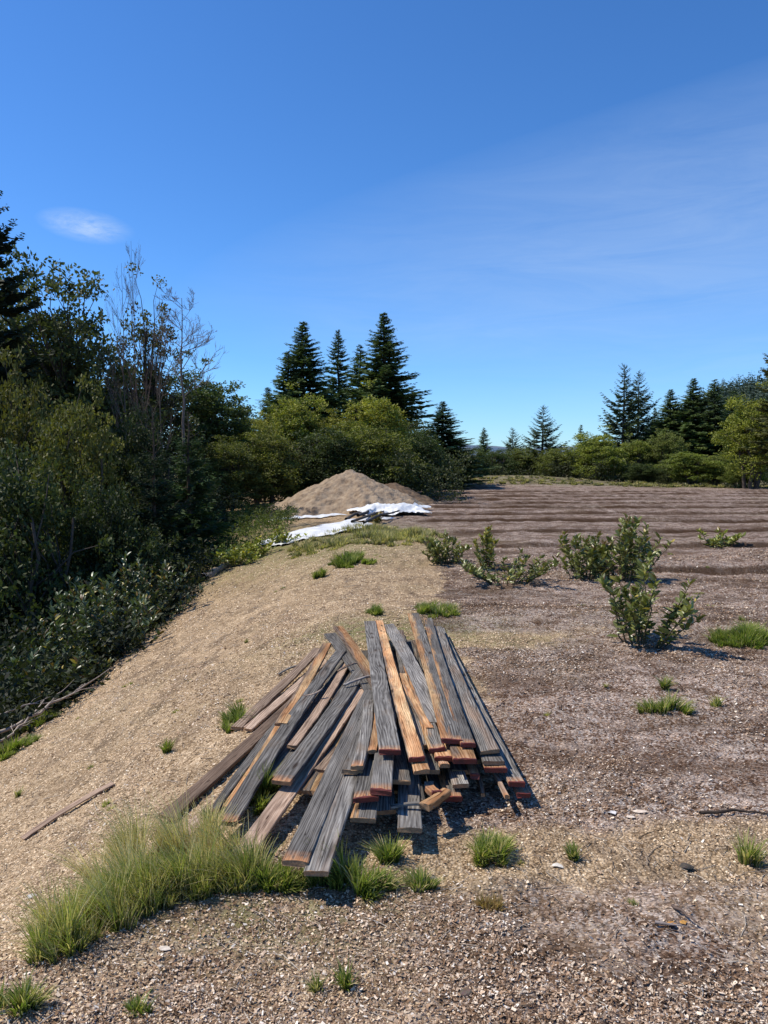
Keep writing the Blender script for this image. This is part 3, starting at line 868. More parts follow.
GB = 'leafy trees beyond the tilled beds'
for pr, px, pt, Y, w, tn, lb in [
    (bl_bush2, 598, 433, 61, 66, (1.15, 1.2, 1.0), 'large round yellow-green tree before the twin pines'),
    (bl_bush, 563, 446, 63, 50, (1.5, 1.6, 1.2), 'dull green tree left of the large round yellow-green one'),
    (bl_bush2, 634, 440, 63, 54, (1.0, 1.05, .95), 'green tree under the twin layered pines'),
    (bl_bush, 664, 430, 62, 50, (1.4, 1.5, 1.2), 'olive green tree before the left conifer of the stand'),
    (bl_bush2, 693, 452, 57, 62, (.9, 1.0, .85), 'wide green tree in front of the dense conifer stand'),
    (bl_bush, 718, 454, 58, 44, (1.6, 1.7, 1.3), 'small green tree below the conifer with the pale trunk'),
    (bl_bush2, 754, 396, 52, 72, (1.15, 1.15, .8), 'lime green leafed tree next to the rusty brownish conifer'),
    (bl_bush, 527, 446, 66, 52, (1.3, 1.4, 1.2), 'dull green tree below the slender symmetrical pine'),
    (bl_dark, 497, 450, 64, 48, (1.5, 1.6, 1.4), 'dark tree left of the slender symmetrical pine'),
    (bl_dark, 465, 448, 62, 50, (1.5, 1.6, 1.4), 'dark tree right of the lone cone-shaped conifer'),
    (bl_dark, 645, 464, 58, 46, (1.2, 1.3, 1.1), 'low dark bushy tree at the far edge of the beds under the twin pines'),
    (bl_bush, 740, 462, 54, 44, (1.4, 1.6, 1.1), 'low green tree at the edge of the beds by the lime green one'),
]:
    tree('broadleaf_tree', pr, px, pt, Y, w, lb, GB, tint=tn)

# ------------------------------------------------------------------ undergrowth masses
def mass(name, label, regions, seed, leaf, pal, mat, hfun):
    rng = np.random.RandomState(seed)
    Vs, Cs = [], []
    reg = list(regions(rng))
    ax, ay = np.array([q[0] for q in reg]), np.array([q[1] for q in reg])
    az, ae = H(ax, ay), edge_x(ay)
    for (x, y, n_leaf, r), zg, ex in zip(reg, az, ae):
        h = hfun(x, y, rng, ex)
        zc = zg + h
        off = sph(n_leaf, rng) * (r * rng.rand(n_leaf) ** .45)[:, None]; off[:, 2] *= .8
        P = np.array([x, y, zc]) + off
        Vs.append(leaf_quads(P, off / r + sph(n_leaf, rng), leaf * (.6 + .8 * rng.rand(n_leaf)), leaf * .5 * (.7 + .6 * rng.rand(n_leaf)), rng))
        f = rng.rand() * .7 + .3 * rng.rand(n_leaf)
        Cs.append((np.array(pal[0]) + (np.array(pal[1]) - np.array(pal[0])) * f[:, None]) * (.7 + .6 * rng.rand(n_leaf))[:, None])
    V = np.concatenate(Vs); C = np.concatenate(Cs)
    o = link(name, np_mesh(name, V, np.arange(len(V)).reshape(-1, 4), [mat], fcol=C))
    tag(o, label, 'undergrowth', kind='stuff')


EYS = np.linspace(0, 60, 400)
EXS = edge_x(EYS)


def reg_left(rng):
    for i in range(3400):
        y = 5.0 + 33 * rng.rand() ** 1.25
        x = float(np.interp(y, EYS, EXS)) - .05 - (9.5 if y > 12 else 6) * rng.rand() ** 1.2
        yield x, y, 62, .28 + .5 * rng.rand()


def h_left(x, y, rng, ex):
    e = ex - x
    return rng.rand() * min(3.0, .22 + e * 1.05)


mass('undergrowth', 'dark tangled undergrowth along the foot of the slope', reg_left, 71, .085, ((.010, .015, .007), (.042, .052, .019)), M_LEAF, h_left)


def reg_far(rng):
    for i in range(900):
        x = -2 + 36 * rng.rand(); y = 57.5 + 9 * rng.rand() + (2.5 if x < 14 else 0)
        yield x, y, 50, .35 + .5 * rng.rand()


mass('scrub', 'low mixed scrub along the far edge of the tilled beds', reg_far, 72, .14, ((.022, .028, .012), (.095, .105, .045)), M_LEAF,
     lambda x, y, rng, ex: rng.rand() ** 1.4 * (1.0 if x < 12 else 1.7))


def reg_mound(rng):
    for i in range(420):
        y = 31.5 + 7 * rng.rand(); x = -9.5 + 13 * rng.rand()
        yield x, y, 55, .35 + .5 * rng.rand()


mass('undergrowth', 'shaded undergrowth between the trees behind the soil mound', reg_mound, 74, .12, ((.020, .027, .011), (.085, .098, .034)), M_LEAF,
     lambda x, y, rng, ex: rng.rand() * 1.9)


def reg_bank(rng):
    for i in range(420):
        y = 17 + 12 * rng.rand()
        x = -2.7 - 2.8 * rng.rand() - .06 * (y - 17) * rng.rand()
        yield x, y, 40, .10 + .17 * rng.rand()


mass('ground_cover', 'sunlit green weeds on the bank between the wood and the white sheets', reg_bank, 73, .07, ((.045, .065, .012), (.16, .19, .04)), M_LEAF,
     lambda x, y, rng, ex: rng.rand() * .32)

# ------------------------------------------------------------------ hills
def hills():
    # far ridge, aerial haze baked into its bluish colour
    m, nt, out = new_mat('far_ridge_painted_haze'); g = NT(nt)
    pos = g.n('ShaderNodeTexCoord').outputs['Object']
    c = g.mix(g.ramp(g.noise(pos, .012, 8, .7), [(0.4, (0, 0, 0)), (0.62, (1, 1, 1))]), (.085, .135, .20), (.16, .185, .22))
    g.l(g.bsdf(c, 1, 0).outputs[0], out.inputs[0])
    xs = np.linspace(-1900, 1900, 200); ts = np.linspace(0, 1, 14)
    X, T = np.meshgrid(xs, ts)
    top = 75 + 22 * fbm(xs * .0016, xs * 0, 111, 3) + 7 * fbm(xs * .012, xs * 0, 113, 3) + np.interp(xs, [-500, 100, 330, 520, 900], [18, 4, -2, -10, 10])
    Z = -12 + (top + 12) * np.sin(T * np.pi / 2); Y = 2000 + 700 * T
    V = np.stack([X, Y, Z], -1).reshape(-1, 3); na = len(xs)
    i = np.arange(len(ts) - 1)[:, None] * na; j = np.arange(na - 1)[None, :]
    F = np.stack([i + j, i + j + 1, i + na + j + 1, i + na + j], -1).reshape(-1, 4)
    tag(link('far_hills', np_mesh('far_hills', V, F, [m], smooth=True)), kind='structure')
    # wooded hill on the right
    M = plain_material('hill_soil', (.05, .06, .035), (.08, .08, .05), .05, 1, 0)
    def hh(x, y):
        px = 384 + FPX * x / y
        pt = np.interp(px, [560, 620, 650, 690, 720, 768, 860, 1000], [468, 448, 424, 397, 385, 374, 356, 344])
        ztop = CAM_H + (465 - pt) / FPX * 400 - 9
        return -3 + (ztop + 3) * sstep(230, 400, y) * (1 - .0 * y)
    xs = np.linspace(60, 420, 90); ys = np.linspace(210, 520, 60)
    X, Y = np.meshgrid(xs, ys); Z = hh(X, np.maximum(Y, 1)) - 2 + 3 * fbm(X * .02, Y * .02, 115, 3)
    V = np.stack([X, Y, Z], -1).reshape(-1, 3); na = len(xs)
    i = np.arange(len(ys) - 1)[:, None] * na; j = np.arange(na - 1)[None, :]
    F = np.stack([i + j, i + j + 1, i + na + j + 1, i + na + j], -1).reshape(-1, 4)
    tag(link('hill', np_mesh('hill', V, F, [M], smooth=True)), kind='structure')
    rng = np.random.RandomState(8)
    n = 3400
    y = 240 + 190 * rng.rand(n); x = y * (.27 + .45 * rng.rand(n))
    z = hh(x, y) - 2
    Ps, Ds, Ls, Ws, Cs = [], [], [], [], []
    for q in range(n):
        h = 7 + 7 * rng.rand(); k = 34
        f = rng.rand(k); a = rng.rand(k) * 6.28
        r = (1 - f) ** .8 * h * .17
        base = np.array([x[q], y[q], z[q]])
        P = base + np.stack([np.cos(a) * r * .2, np.sin(a) * r * .2, f * h], -1)
        D = np.stack([np.cos(a), np.sin(a), -.25 + 0 * a], -1)
        Ps.append(P); Ds.append(D); Ls.append(r * 1.1 + .5); Ws.append(r * .55 + .35)
        c = np.array([.075, .105, .085]) * (.7 + .6 * rng.rand())  # lightened and blued, distance haze painted into the foliage
        Cs.append(np.tile(c, (k, 1)) * (.8 + .4 * rng.rand(k))[:, None])
    V = leaf_quads(np.concatenate(Ps), np.concatenate(Ds), np.concatenate(Ls), np.concatenate(Ws), rng, 1.0)
    o = link('forest', np_mesh('forest', V, np.arange(len(V)).reshape(-1, 4), [M_NEEDLE], fcol=np.concatenate(Cs)))
    tag(o, 'dark distant conifer forest covering the hillside', 'forest', kind='stuff')


hills()

# ------------------------------------------------------------------ soil mound, sheets, poles
def sheet_mesh(name, cx, cy, ang, L, W, hf, mat, nx=90, ny=50, ragged=.12, seed=0, outline=None):
    """ground-hugging sheet; hf(u,v,x,y) height above the ground"""
    u, v = np.meshgrid(np.linspace(-1, 1, nx), np.linspace(-1, 1, ny))
    ur = u * (1 + ragged * fbm(v * 2.3 + seed, u * 0 + seed, 121, 3)); vr = v * (1 + ragged * 2 * fbm(u * 2.3 + seed, v * 0 + 5, 122, 3))
    if outline: vr = vr * outline(u)
    lx, ly = ur * L / 2, vr * W / 2
    x = cx + lx * math.cos(ang) - ly * math.sin(ang); y = cy + lx * math.sin(ang) + ly * math.cos(ang)
    z = H(x, y, True) + hf(u, v, x, y)
    V = np.stack([x, y, z], -1).reshape(-1, 3)
    i = np.arange(ny - 1)[:, None] * nx; j = np.arange(nx - 1)[None, :]
    F = np.stack([i + j, i + j + 1, i + nx + j + 1, i + nx + j], -1).reshape(-1, 4)
    return np_mesh(name, V, F, [mat], smooth=True)


M_SOIL = plain_material('heaped_soil', (.43, .33, .23), (.20, .14, .092), 3.6, .95, .1, 1.0, .12)
M_SOIL2 = plain_material('heaped_soil_painted_shade', (.19, .13, .085), (.10, .068, .045), 2.6, .95, .1, .9, .08)  # darker copy of the soil: the mound's shaded side put into colour


def cone(x, y, cx, cy, rx, ry, h, p=1.0, skew=0.0):
    d = np.sqrt(((x - cx) / rx) ** 2 + ((y - cy) / ry) ** 2)
    a = np.arctan2(y - cy, x - cx)
    d = d * (1 + .12 * np.sin(a * 3 + 1) + .07 * np.sin(a * 7))
    return h * np.maximum(1 - d, -.08) ** 1.0 if p == 1 else h * np.sign(1 - d) * np.abs(np.maximum(1 - d, 0)) ** p


def mound(name, cx, cy, rx, ry, h, mat, label, seed):
    def hf(u, v, x, y):
        d = np.sqrt(((x - cx) / rx) ** 2 + ((y - cy) / ry) ** 2)
        a = np.arctan2(y - cy, x - cx)
        d = d * (1 + .10 * np.sin(a * 3 + seed) + .05 * np.sin(a * 7 + seed))
        # rounded tip, straight flanks
        z = h * (1 - np.sqrt(d * d + .003) + .03)
        z = z + (.08 * fbm(x * 1.3, y * 1.3, 130 + seed, 4) + .09 * fbm(x * 5, y * 5, 133 + seed, 4)) * (d < 1.1)
        # erosion gullies running down the flank
        z = z + .05 * np.sin(a * 17 + 3 * np.sin(a * 5)) * np.clip(d, 0, 1) * (d < 1.05)
        return np.maximum(z, -.25)
    me = sheet_mesh(name, cx, cy, 0, rx * 2.5, ry * 2.5, hf, mat, 150, 120, 0)
    tag(link(name, me), label, 'soil mound', 'soil mounds at the end of the gravel')


mound('soil_mound', -1.25, 28.6, 2.95, 2.7, 1.43, M_SOIL, 'pointed tan soil mound with eroded flanks behind the white sheets', 1)
mound('soil_mound', .35, 30.6, 1.9, 1.8, .92, M_SOIL2, 'lower soil mound in painted shade at the right shoulder of the pointed one', 2)
mound('soil_mound', -2.6, 29.6, 1.9, 1.6, .62, M_SOIL, 'low soil mound at the left foot of the pointed one', 3)

crump = lambda a, s: (lambda u, v, x, y: .02 + a * (1 - np.abs(fbm(x * .9, y * 2.4, s, 3))) * (1 - v ** 4) * (1 - u ** 6) * .7 + a * .35 * (1 - np.abs(fbm(x * 2.6, y * 4.5, s + 3, 3))) + .012 * fbm(x * 9, y * 9, s + 5, 2))
p = on_ground(315, 528)
tag(link('plastic_sheet', sheet_mesh('plastic_sheet', -1.75, 19.9, R(24), 2.6, 2.3, crump(.10, 140), M_TARP, 120, 70, .22, 1)),
    'crumpled white plastic sheet spread on the grass in front', 'plastic sheet', 'white plastic sheets by the mound')
tag(link('plastic_sheet', sheet_mesh('plastic_sheet', .25, 24.9, R(4), 2.4, 2.0, crump(.34, 150), M_TARP, 120, 70, .3, 4)),
    'bunched white plastic sheet heaped at the right foot of the mound', 'plastic sheet', 'white plastic sheets by the mound')
tag(link('plastic_sheet', sheet_mesh('plastic_sheet', -2.55, 25.0, R(0), 2.3, .5, crump(.08, 160), M_TARP, 90, 20, .3, 8)),
    'narrow white plastic strip along the foot of the mound', 'plastic sheet', 'white plastic sheets by the mound')
tag(link('plastic_sheet', sheet_mesh('plastic_sheet', -.75, 21.9, R(22), 2.2, .45, crump(.09, 170), M_TARP, 90, 20, .3, 11)),
    'thin trailing white plastic strip between the two big sheets', 'plastic sheet', 'white plastic sheets by the mound')

rng = np.random.RandomState(5)
pole_spec = [((346, 521), (392, 505), .05, 'longest pole, lying lowest of the stack by the sheets'),
             ((352, 523), (394, 510), .04, 'pole lying along the front of the stack by the sheets'),
             ((358, 517), (396, 503), .05, 'pole lying on top of the stack by the sheets'),
             ((370, 521), (399, 512), .035, 'short pole at the right of the stack by the sheets'),
             ((364, 524), (388, 514), .03, 'thinnest pole, nearest in the stack by the sheets')]
for k, (a, b, r, lb) in enumerate(pole_spec):
    T = Tubes()
    pa, pb = on_ground(*a, .06 + .03 * k), on_ground(*b, .06 + .03 * k)
    L = (pb - pa).length
    T.add(curve_pts((-L / 2, 0, 0), (L / 2, 0, 0), .01, 8, rng, .004), np.linspace(r, r * .7, 8), 7, (.10, .09, .08))
    o = link('pole', T.mesh('pole', [M_BARK]))
    o.location = (pa + pb) / 2 + Vector((0, 0, r)); o.rotation_euler = (pb - pa).to_track_quat('X', 'Z').to_euler()
    tag(o, lb, 'pole', 'grey poles lying by the sheets')

# ------------------------------------------------------------------ boards
BOARD_STYLE = {  # bare orange, lightness, warmth
    'grey': (0.0, .57, .17), 'dark': (0.0, .42, .26), 'pale': (0.0, .82, .28), 'brown': (0.0, .58, .85), 'tan': (0.0, .92, .75),
    'orange': (1.45, .60, .5), 'half': (.78, .58, .10), 'edge': (.58, .50, .15), 'rust': (1.15, .42, .9)}


def board(label, far, near, zf, zn, w, style, end=None, th=.021, name='board', grp='boards in the heap', roll=0.0, bow=.0, seed=None, flip=False):
    """far/near: pixel of the middle of the board's upper face at each end, zf/zn its height (None = lying on the ground)"""
    if zf is not None: zf = .02 + .62 * zf
    if zn is not None: zn = .015 + .60 * zn
    w = w * .98
    if style in ('half', 'edge'): flip = not flip
    A = on_ground(*far, th + .012) if zf is None else at_z(*far, zf)
    B = on_ground(*near, th + .016) if zn is None else at_z(*near, zn)
    rng = np.random.RandomState(abs(hash((far, near))) % 100000 if seed is None else seed)
    L = (B - A).length
    nx = max(6, int(L / .07)); c = min(.0035, th * .2)
    prof = [(-w / 2, -th + c), (-w / 2, -c), (-w / 2 + c, 0), (-w / 4, 0), (0, 0), (w / 4, 0), (w / 2 - c, 0), (w / 2, -c), (w / 2, -th + c), (w / 2 - c, -th), (-w / 2 + c, -th)]
    k = len(prof)
    xs = np.linspace(-L / 2, L / 2, nx)
    cup = (rng.rand() - .5) * .006; tw = (rng.rand() - .5) * .30; bw = bow + (rng.rand() - .5) * .022
    crook = (rng.rand() - .5) * .035; skew = (rng.rand() - .5) * .35
    V = []; UV = []
    for i, x in enumerate(xs):
        s = x / L
        for j, (yy, zz) in enumerate(prof):
            y = yy + crook * (1 - 4 * s * s) + rng.randn() * .0007
            z = zz + cup * (1 - (2 * yy / w) ** 2) + bw * (1 - 4 * s * s) + y * tw * s + rng.randn() * .0006
            xe = x
            if i in (0, nx - 1): xe = x + (rng.randn() * .0025) + yy * skew
            V.append((xe, y, z))
    F = []
    for i in range(nx - 1):
        for j in range(k):
            F.append((i * k + j, (i + 1) * k + j, (i + 1) * k + (j + 1) % k, i * k + (j + 1) % k))
    me = bpy.data.meshes.new(name)
    faces = [f for f in F] + [tuple(range(k)), tuple(reversed(range((nx - 1) * k, nx * k)))]
    me.from_pydata(V, [], faces)
    me.materials.append(M_BOARD); me.materials.append(M_CUT)
    me.polygons[-1].material_index = 1; me.polygons[-2].material_index = 1
    uvl = me.uv_layers.new(name='uv')
    sg = -1 if flip else 1
    for pl in me.polygons:
        for li in pl.loop_indices:
            v = V[me.loops[li].vertex_index]
            uvl.data[li].uv = (v[0], sg * (v[1] + v[2] * .9))
    at_ = me.attributes.new('col', 'FLOAT_COLOR', 'POINT')
    for i, v in enumerate(V):
        d = L / 2 - v[0]
        at_.data[i].color = (1.0 if (end in ('r', 'o') and d < .05) else 0.0, 0, 0, 1)
    if end in ('r', 'o'):
        # extra cross section just behind the tip so the fresh band ends sharply
        pass
    me.update()
    o = link(name, me)
    xax = (B - A).normalized(); yax = Vector((0, 0, 1)).cross(xax).normalized(); zax = xax.cross(yax)
    Rm = Matrix((xax, yax, zax)).transposed().to_4x4() @ Matrix.Rotation(roll, 4, 'X')
    o.matrix_world = Matrix.Translation((A + B) / 2) @ Rm
    bs = BOARD_STYLE[style]; jr = rng.rand(2)
    o.color = (bs[0], bs[1] * (.68 + .5 * jr[0]), bs[2] + (jr[1] - .4) * .35, 1)
    tag(o, label, 'board', grp)
    if end == 'r':
        # paint film over the sawn near end
        e = bpy.data.meshes.new('painted_end'); g = .0012
        base = V[-k:]
        cy = sum(v[1] for v in base) / k; cz = sum(v[2] for v in base) / k
        ring = lambda x, s: [(v[0] + x, cy + (v[1] - cy) * (1 + s / w * 2), cz + (v[2] - cz) * (1 + s / th * 2)) for v in base]
        vv = ring(.003, g) + ring(-.007, g) + ring(.0035, -.001)
        ff = [tuple(2 * k + q for q in range(k))[::-1]] + [(j, (j + 1) % k, k + (j + 1) % k, k + j) for j in range(k)] + \
             [(2 * k + j, 2 * k + (j + 1) % k, (j + 1) % k, j) for j in range(k)]
        e.from_pydata(vv, [], ff); e.materials.append(M_RED); e.update()
        pe = link('painted_end', e, o); pe.color = (1, 1, 1, 1)
    return o


Bn = [
    # ---- right-hand bundle, top layer first
    ('wide grey board on top of the heap, middle, with orange tipped end', (370, 621), (390, 750), .30, .40, .105, 'grey', 'r'),
    ('narrow orange board with a knot, beside the wide grey top board', (379, 620), (417, 757), .29, .39, .075, 'orange', 'r'),
    ('grey board with curved grain slipping under the orange and grey board', (388, 624), (438, 722), .27, .32, .105, 'pale', None),
    ('widest top board, orange on one half and grey on the other, red end', (413, 613), (452, 739), .30, .385, .105, 'half', 'r'),
    ('reddish edged grey board just right of the orange and grey board', (428, 618), (468, 743), .29, .37, .075, 'edge', 'r'),
    ('narrow orange board in the gap between the wider top boards', (403, 673), (430, 727), .30, .33, .045, 'orange', 'o'),
    ('dark grey board second from the right side of the heap', (437, 626), (490, 750), .25, .30, .100, 'dark', None),
    ('long outermost board along the right side of the heap, orange-grey end', (440, 628), (517, 782), .15, .14, .080, 'grey', 'r'),
    ('board lowest at the right corner of the heap, pale orange end', (445, 640), (524, 793), .08, .06, .070, 'pale', 'r'),
    ('thin tan stick poking out at the right corner of the heap', (455, 700), (507, 795), .10, .10, .022, 'tan', 'o'),
    ('red brown board end under the reddish edged grey board', (420, 640), (465, 759), .25, .32, .115, 'rust', 'r'),
    ('grey board end with pale chalky face below the dark grey board', (440, 650), (494, 761), .21, .25, .110, 'grey', None),
    ('grey board end with red paint under the chalky faced one', (442, 655), (496, 768), .18, .21, .110, 'dark', 'r'),
    ('orange board end directly under the narrow orange knotty board', (384, 640), (422, 770), .25, .345, .075, 'orange', None),
    ('short orange board end right of the knotty board end, upper of two', (405, 650), (437, 748), .26, .33, .080, 'half', 'r'),
    ('short orange board end right of the knotty board end, lower of two', (408, 660), (444, 757), .23, .30, .085, 'orange', 'r'),
    ('pale sawn stick end just below the two short orange ends', (400, 690), (445, 764), .23, .27, .05, 'tan', 'o'),
    ('grey splintered board end low in the middle right of the heap', (430, 690), (461, 784), .15, .16, .080, 'grey', None),
    ('small red ended stick standing proud below the red brown board', (455, 700), (475, 774), .16, .20, .045, 'rust', 'r'),
    ('thin brown stick pointing down to the ground at the right', (460, 715), (483, 793), .14, .05, .02, 'brown', None),
    ('orange and dark board end near the ground below the offcut', (430, 700), (453, 797), .10, .09, .085, 'half', 'r'),
    # ---- middle, lower ends
    ('grey board with broad orange tip in front of the heap middle', (392, 690), (381, 790), .28, .31, .095, 'grey', 'r'),
    ('grey board under the orange tipped one, red end, tilted', (386, 680), (366, 797), .24, .26, .110, 'dark', 'r'),
    ('pale orange faced board end lowest left of the heap middle', (390, 690), (363, 818), .18, .17, .110, 'edge', None),
    ('wide silvery board with bold grain, lowest end in the middle', (404, 650), (410, 828), .14, .13, .105, 'pale', None),
    ('small dark board end with orange tip left of the wide grey top board', (378, 700), (372, 750), .30, .34, .045, 'rust', 'o'),
    ('boldly grained grey board ending left of the wide grey top board', (368, 700), (357, 766), .30, .33, .06, 'pale', 'o'),
    # ---- left fan
    ('orange brown board slanting over the others at the back of the heap', (338, 626), (382, 692), .32, .33, .085, 'rust', None),
    ('blue grey board under the slanting orange brown one', (330, 633), (378, 698), .285, .29, .10, 'grey', None),
    ('uppermost thin brown board of the left fan, splintered tip', (318, 648), (236, 727), .14, None, .080, 'brown', None),
    ('brown board half covered by the uppermost one of the left fan', (325, 660), (247, 728), .10, None, .070, 'tan', None),
    ('long orange brown board of the fan, upper half', (327, 643), (281, 723), .27, .20, .075, 'rust', None),
    ('orange board continuing under the long orange brown one', (300, 690), (229, 806), .14, .05, .065, 'orange', None),
    ('grey board edge left of the orange board in the fan', (297, 700), (215, 808), .10, .02, .05, 'grey', None),
    ('long blue grey board of the fan with fresh orange sawn end', (341, 650), (227, 821), .30, .07, .085, 'grey', 'o'),
    ('long brown board lying lowest and leftmost on the gravel', (318, 678), (166, 816), .05, None, .090, 'brown', None),
    ('narrow pale brown board between the two grey fan boards', (350, 655), (292, 745), .24, .15, .055, 'tan', None),
    ('grey fan board with splintered orange red end', (362, 668), (281, 781), .30, .20, .095, 'grey', 'o'),
    ('pale straw coloured board of the fan reaching into the grass', (372, 672), (243, 852), .27, .06, .090, 'tan', None),
    ('brown board tip hidden below the pale straw board', (350, 720), (308, 790), .17, .10, .08, 'rust', None),
    ('short dark board low in the gap beside the pale straw board', (375, 690), (322, 770), .16, .13, .09, 'brown', None),
    ('smooth wide grey board reaching forward into the grass, reddish end', (372, 690), (295, 861), .31, .19, .100, 'grey', 'o'),
    ('rough grey board with wavy grain and broken edge, nearest of all', (372, 715), (316, 871), .26, .165, .095, 'pale', None),
    ('bluish board behind the boldly grained one in the middle', (374, 695), (352, 770), .27, .28, .10, 'grey', None),
]
for b in Bn:
    board(*b)
# buried boards carrying the heap, seen only as dark edges in the gaps
for k, (f, n, zf, zn) in enumerate([((380, 640), (400, 780), .20, .25), ((400, 636), (430, 770), .19, .22), ((420, 640), (462, 770), .17, .17), ((365, 650), (350, 800), .17, .12),
                                    ((355, 660), (300, 790), .18, .10), ((390, 650), (415, 800), .12, .12), ((432, 650), (480, 760), .12, .12), ((375, 650), (385, 810), .11, .12),
                                    ((410, 640), (440, 790), .08, .08), ((398, 630), (424, 745), .24, .29), ((350, 655), (270, 775), .15, .08), ((400, 640), (400, 790), .05, .06)]):
    board('grey board buried deep in the heap, only its edge showing', f, n, zf, zn, .10, 'dark', None, grp='boards buried in the heap')
# offcuts and laths
board('thin pale lath lying across the silvery board end', (391, 806), (434, 805), .155, .17, .020, 'pale', None, th=.012, name='lath', grp='laths and offcuts on the heap')
board('short chunky offcut with raw orange face by the lath', (446, 789), (424, 804), .20, .19, .050, 'orange', None, th=.03, name='offcut', grp='laths and offcuts on the heap')
board('small grey block leaning on the orange offcut', (429, 781), (437, 791), .23, .22, .045, 'grey', 'r', th=.03, name='offcut', grp='laths and offcuts on the heap')
board('thin pale splinter bridging the fan boards, upper', (357, 662), (338, 670), .345, .335, .016, 'tan', None, th=.010, name='lath', grp='laths and offcuts on the heap')
board('thin pale splinter bridging the fan boards, lower', (369, 675), (344, 684), .34, .33, .018, 'pale', None, th=.012, name='lath', grp='laths and offcuts on the heap')
board('pale splinter stuck between the orange and blue grey fan boards', (322, 688), (302, 695), .27, .24, .014, 'tan', None, th=.010, name='lath', grp='laths and offcuts on the heap')
board('loose grey stick on the gravel above the fan', (303, 664), (278, 674), None, None, .02, 'grey', None, th=.012, name='lath', grp='laths and offcuts on the heap')
board('weathered pale plank half sunk beside the long grass', (207, 812), (158, 853), None, None, .085, 'tan', None, th=.010, name='board', grp='boards sunk in the gravel')
board('tan board almost buried in the gravel of the slope', (112, 783), (22, 838), None, None, .05, 'tan', None, th=.010, name='board', grp='boards sunk in the gravel')

# ------------------------------------------------------------------ grass
def grass_mesh(name, spots, seed, n, hmin, hmax, dry=.22, width=.0028, lean=(0, 0), spread=.6, pal=None, seedheads=0, green=((.08, .13, .020), (.30, .35, .085))):
    """spots: list of (x, y, rx, ry) ellipses in world space; blades follow the ground"""
    rng = np.random.RandomState(seed)
    w = np.array([s[2] * s[3] for s in spots]); idx = rng.choice(len(spots), n, p=w / w.sum())
    S = np.array(spots)[idx]
    nt_ = max(4, n // 70)
    ti = rng.randint(nt_, size=n)
    Sx = np.array(spots)[rng.choice(len(spots), nt_, p=w / w.sum())][ti]
    ta = (rng.rand(nt_) * 6.283)[ti]; tr = (rng.rand(nt_) ** .55 * (.2 if n < 420 else .55 if nt_ < 8 else 1))[ti]
    th_ = (.45 + .75 * rng.rand(nt_))[ti] * (1.15 - .75 * tr)
    tl = (rng.randn(nt_, 2) * .22)[ti]
    a = rng.rand(n) * 6.283; r = rng.rand(n) ** .7
    tw = (.05 + .12 * rng.rand(nt_))[ti]
    x = Sx[:, 0] + np.cos(ta) * tr * Sx[:, 2] + np.cos(a) * r * (tw * Sx[:, 2] + .012)
    y = Sx[:, 1] + np.sin(ta) * tr * Sx[:, 3] + np.sin(a) * r * (tw * Sx[:, 3] + .012)
    z = H(x, y, True) - .006
    h = (hmin + (hmax - hmin) * rng.rand(n) ** .8) * th_ * 1.15
    dirx = np.cos(a) * r * spread + np.cos(ta) * tr * spread * .8 + rng.randn(n) * .28 + lean[0] + tl[:, 0]
    diry = np.sin(a) * r * spread + np.sin(ta) * tr * spread * .8 + rng.randn(n) * .28 + lean[1] + tl[:, 1]
    d = np.stack([dirx, diry, np.zeros(n)], -1)
    P0 = np.stack([x, y, z], -1); U = np.array([0, 0, 1.0])
    sd = np.stack([-diry, dirx, 0 * dirx], -1) + rng.randn(n, 3) * .5; sd[:, 2] = 0
    sd /= np.linalg.norm(sd, axis=1)[:, None] + 1e-9
    ts = [0, .38, .72, 1.0]; rows_ = []
    wd = width * (.7 + .7 * rng.rand(n))
    for t in ts:
        c = P0 + U * (h * (t - .22 * t * t * np.clip(np.linalg.norm(d, axis=1), 0, 1.5)))[:, None] + d * (h * .75 * t ** 1.8)[:, None]
        ww = (wd * (1 - t ** 1.6) + .0004)[:, None]
        rows_ += [c - sd * ww, c + sd * ww]
    V = np.stack(rows_, 1).reshape(-1, 3)
    b = np.arange(n)[:, None] * 8
    F = np.concatenate([b + np.array([[0, 1, 3, 2]]), b + np.array([[2, 3, 5, 4]]), b + np.array([[4, 5, 7, 6]])], 0)
    g0, g1 = np.array(green[0]), np.array(green[1])
    f = rng.rand(n)
    C = g0 + (g1 - g0) * f[:, None]
    isdry = rng.rand(n) < dry
    C[isdry] = np.array([.58, .48, .27]) * (.7 + .5 * rng.rand(isdry.sum()))[:, None]
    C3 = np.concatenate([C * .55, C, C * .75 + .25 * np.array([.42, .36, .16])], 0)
    me = np_mesh(name, V, F, [M_GRASS], fcol=C3)
    return me


def tuft(label, px, py, rx, ry, n, hmin, hmax, seed, group='grass tufts on the gravel and mulch', **kw):
    p = on_ground(px, py)
    me = grass_mesh('grass_tuft', [(p.x, p.y, rx, ry)], seed, n, hmin, hmax, **kw)
    me.transform(Matrix.Translation(-p))
    o = link('grass_tuft', me); o.location = p
    tag(o, label, 'grass tuft', group)
    return o


# the long grass in front of the heap
spots = []
for (px, py, rx, ry) in [(58, 952, .09, .08), (92, 930, .13, .09), (130, 908, .15, .09), (172, 893, .15, .09), (208, 888, .15, .07), (246, 884, .09, .05)]:
    p = on_ground(px, py); spots.append((p.x, p.y, rx, ry))
p0 = on_ground(165, 893)
me = grass_mesh('long_grass_clump', spots, 201, 12000, .06, .235, dry=.36, width=.0015, lean=(-.30, .05), spread=.45, green=((.11, .15, .028), (.36, .38, .11)))
me.transform(Matrix.Translation(-p0)); o = link('long_grass_clump', me); o.location = p0
tag(o, 'long lush grass clump sweeping from the heap to the lower left', 'grass clump')
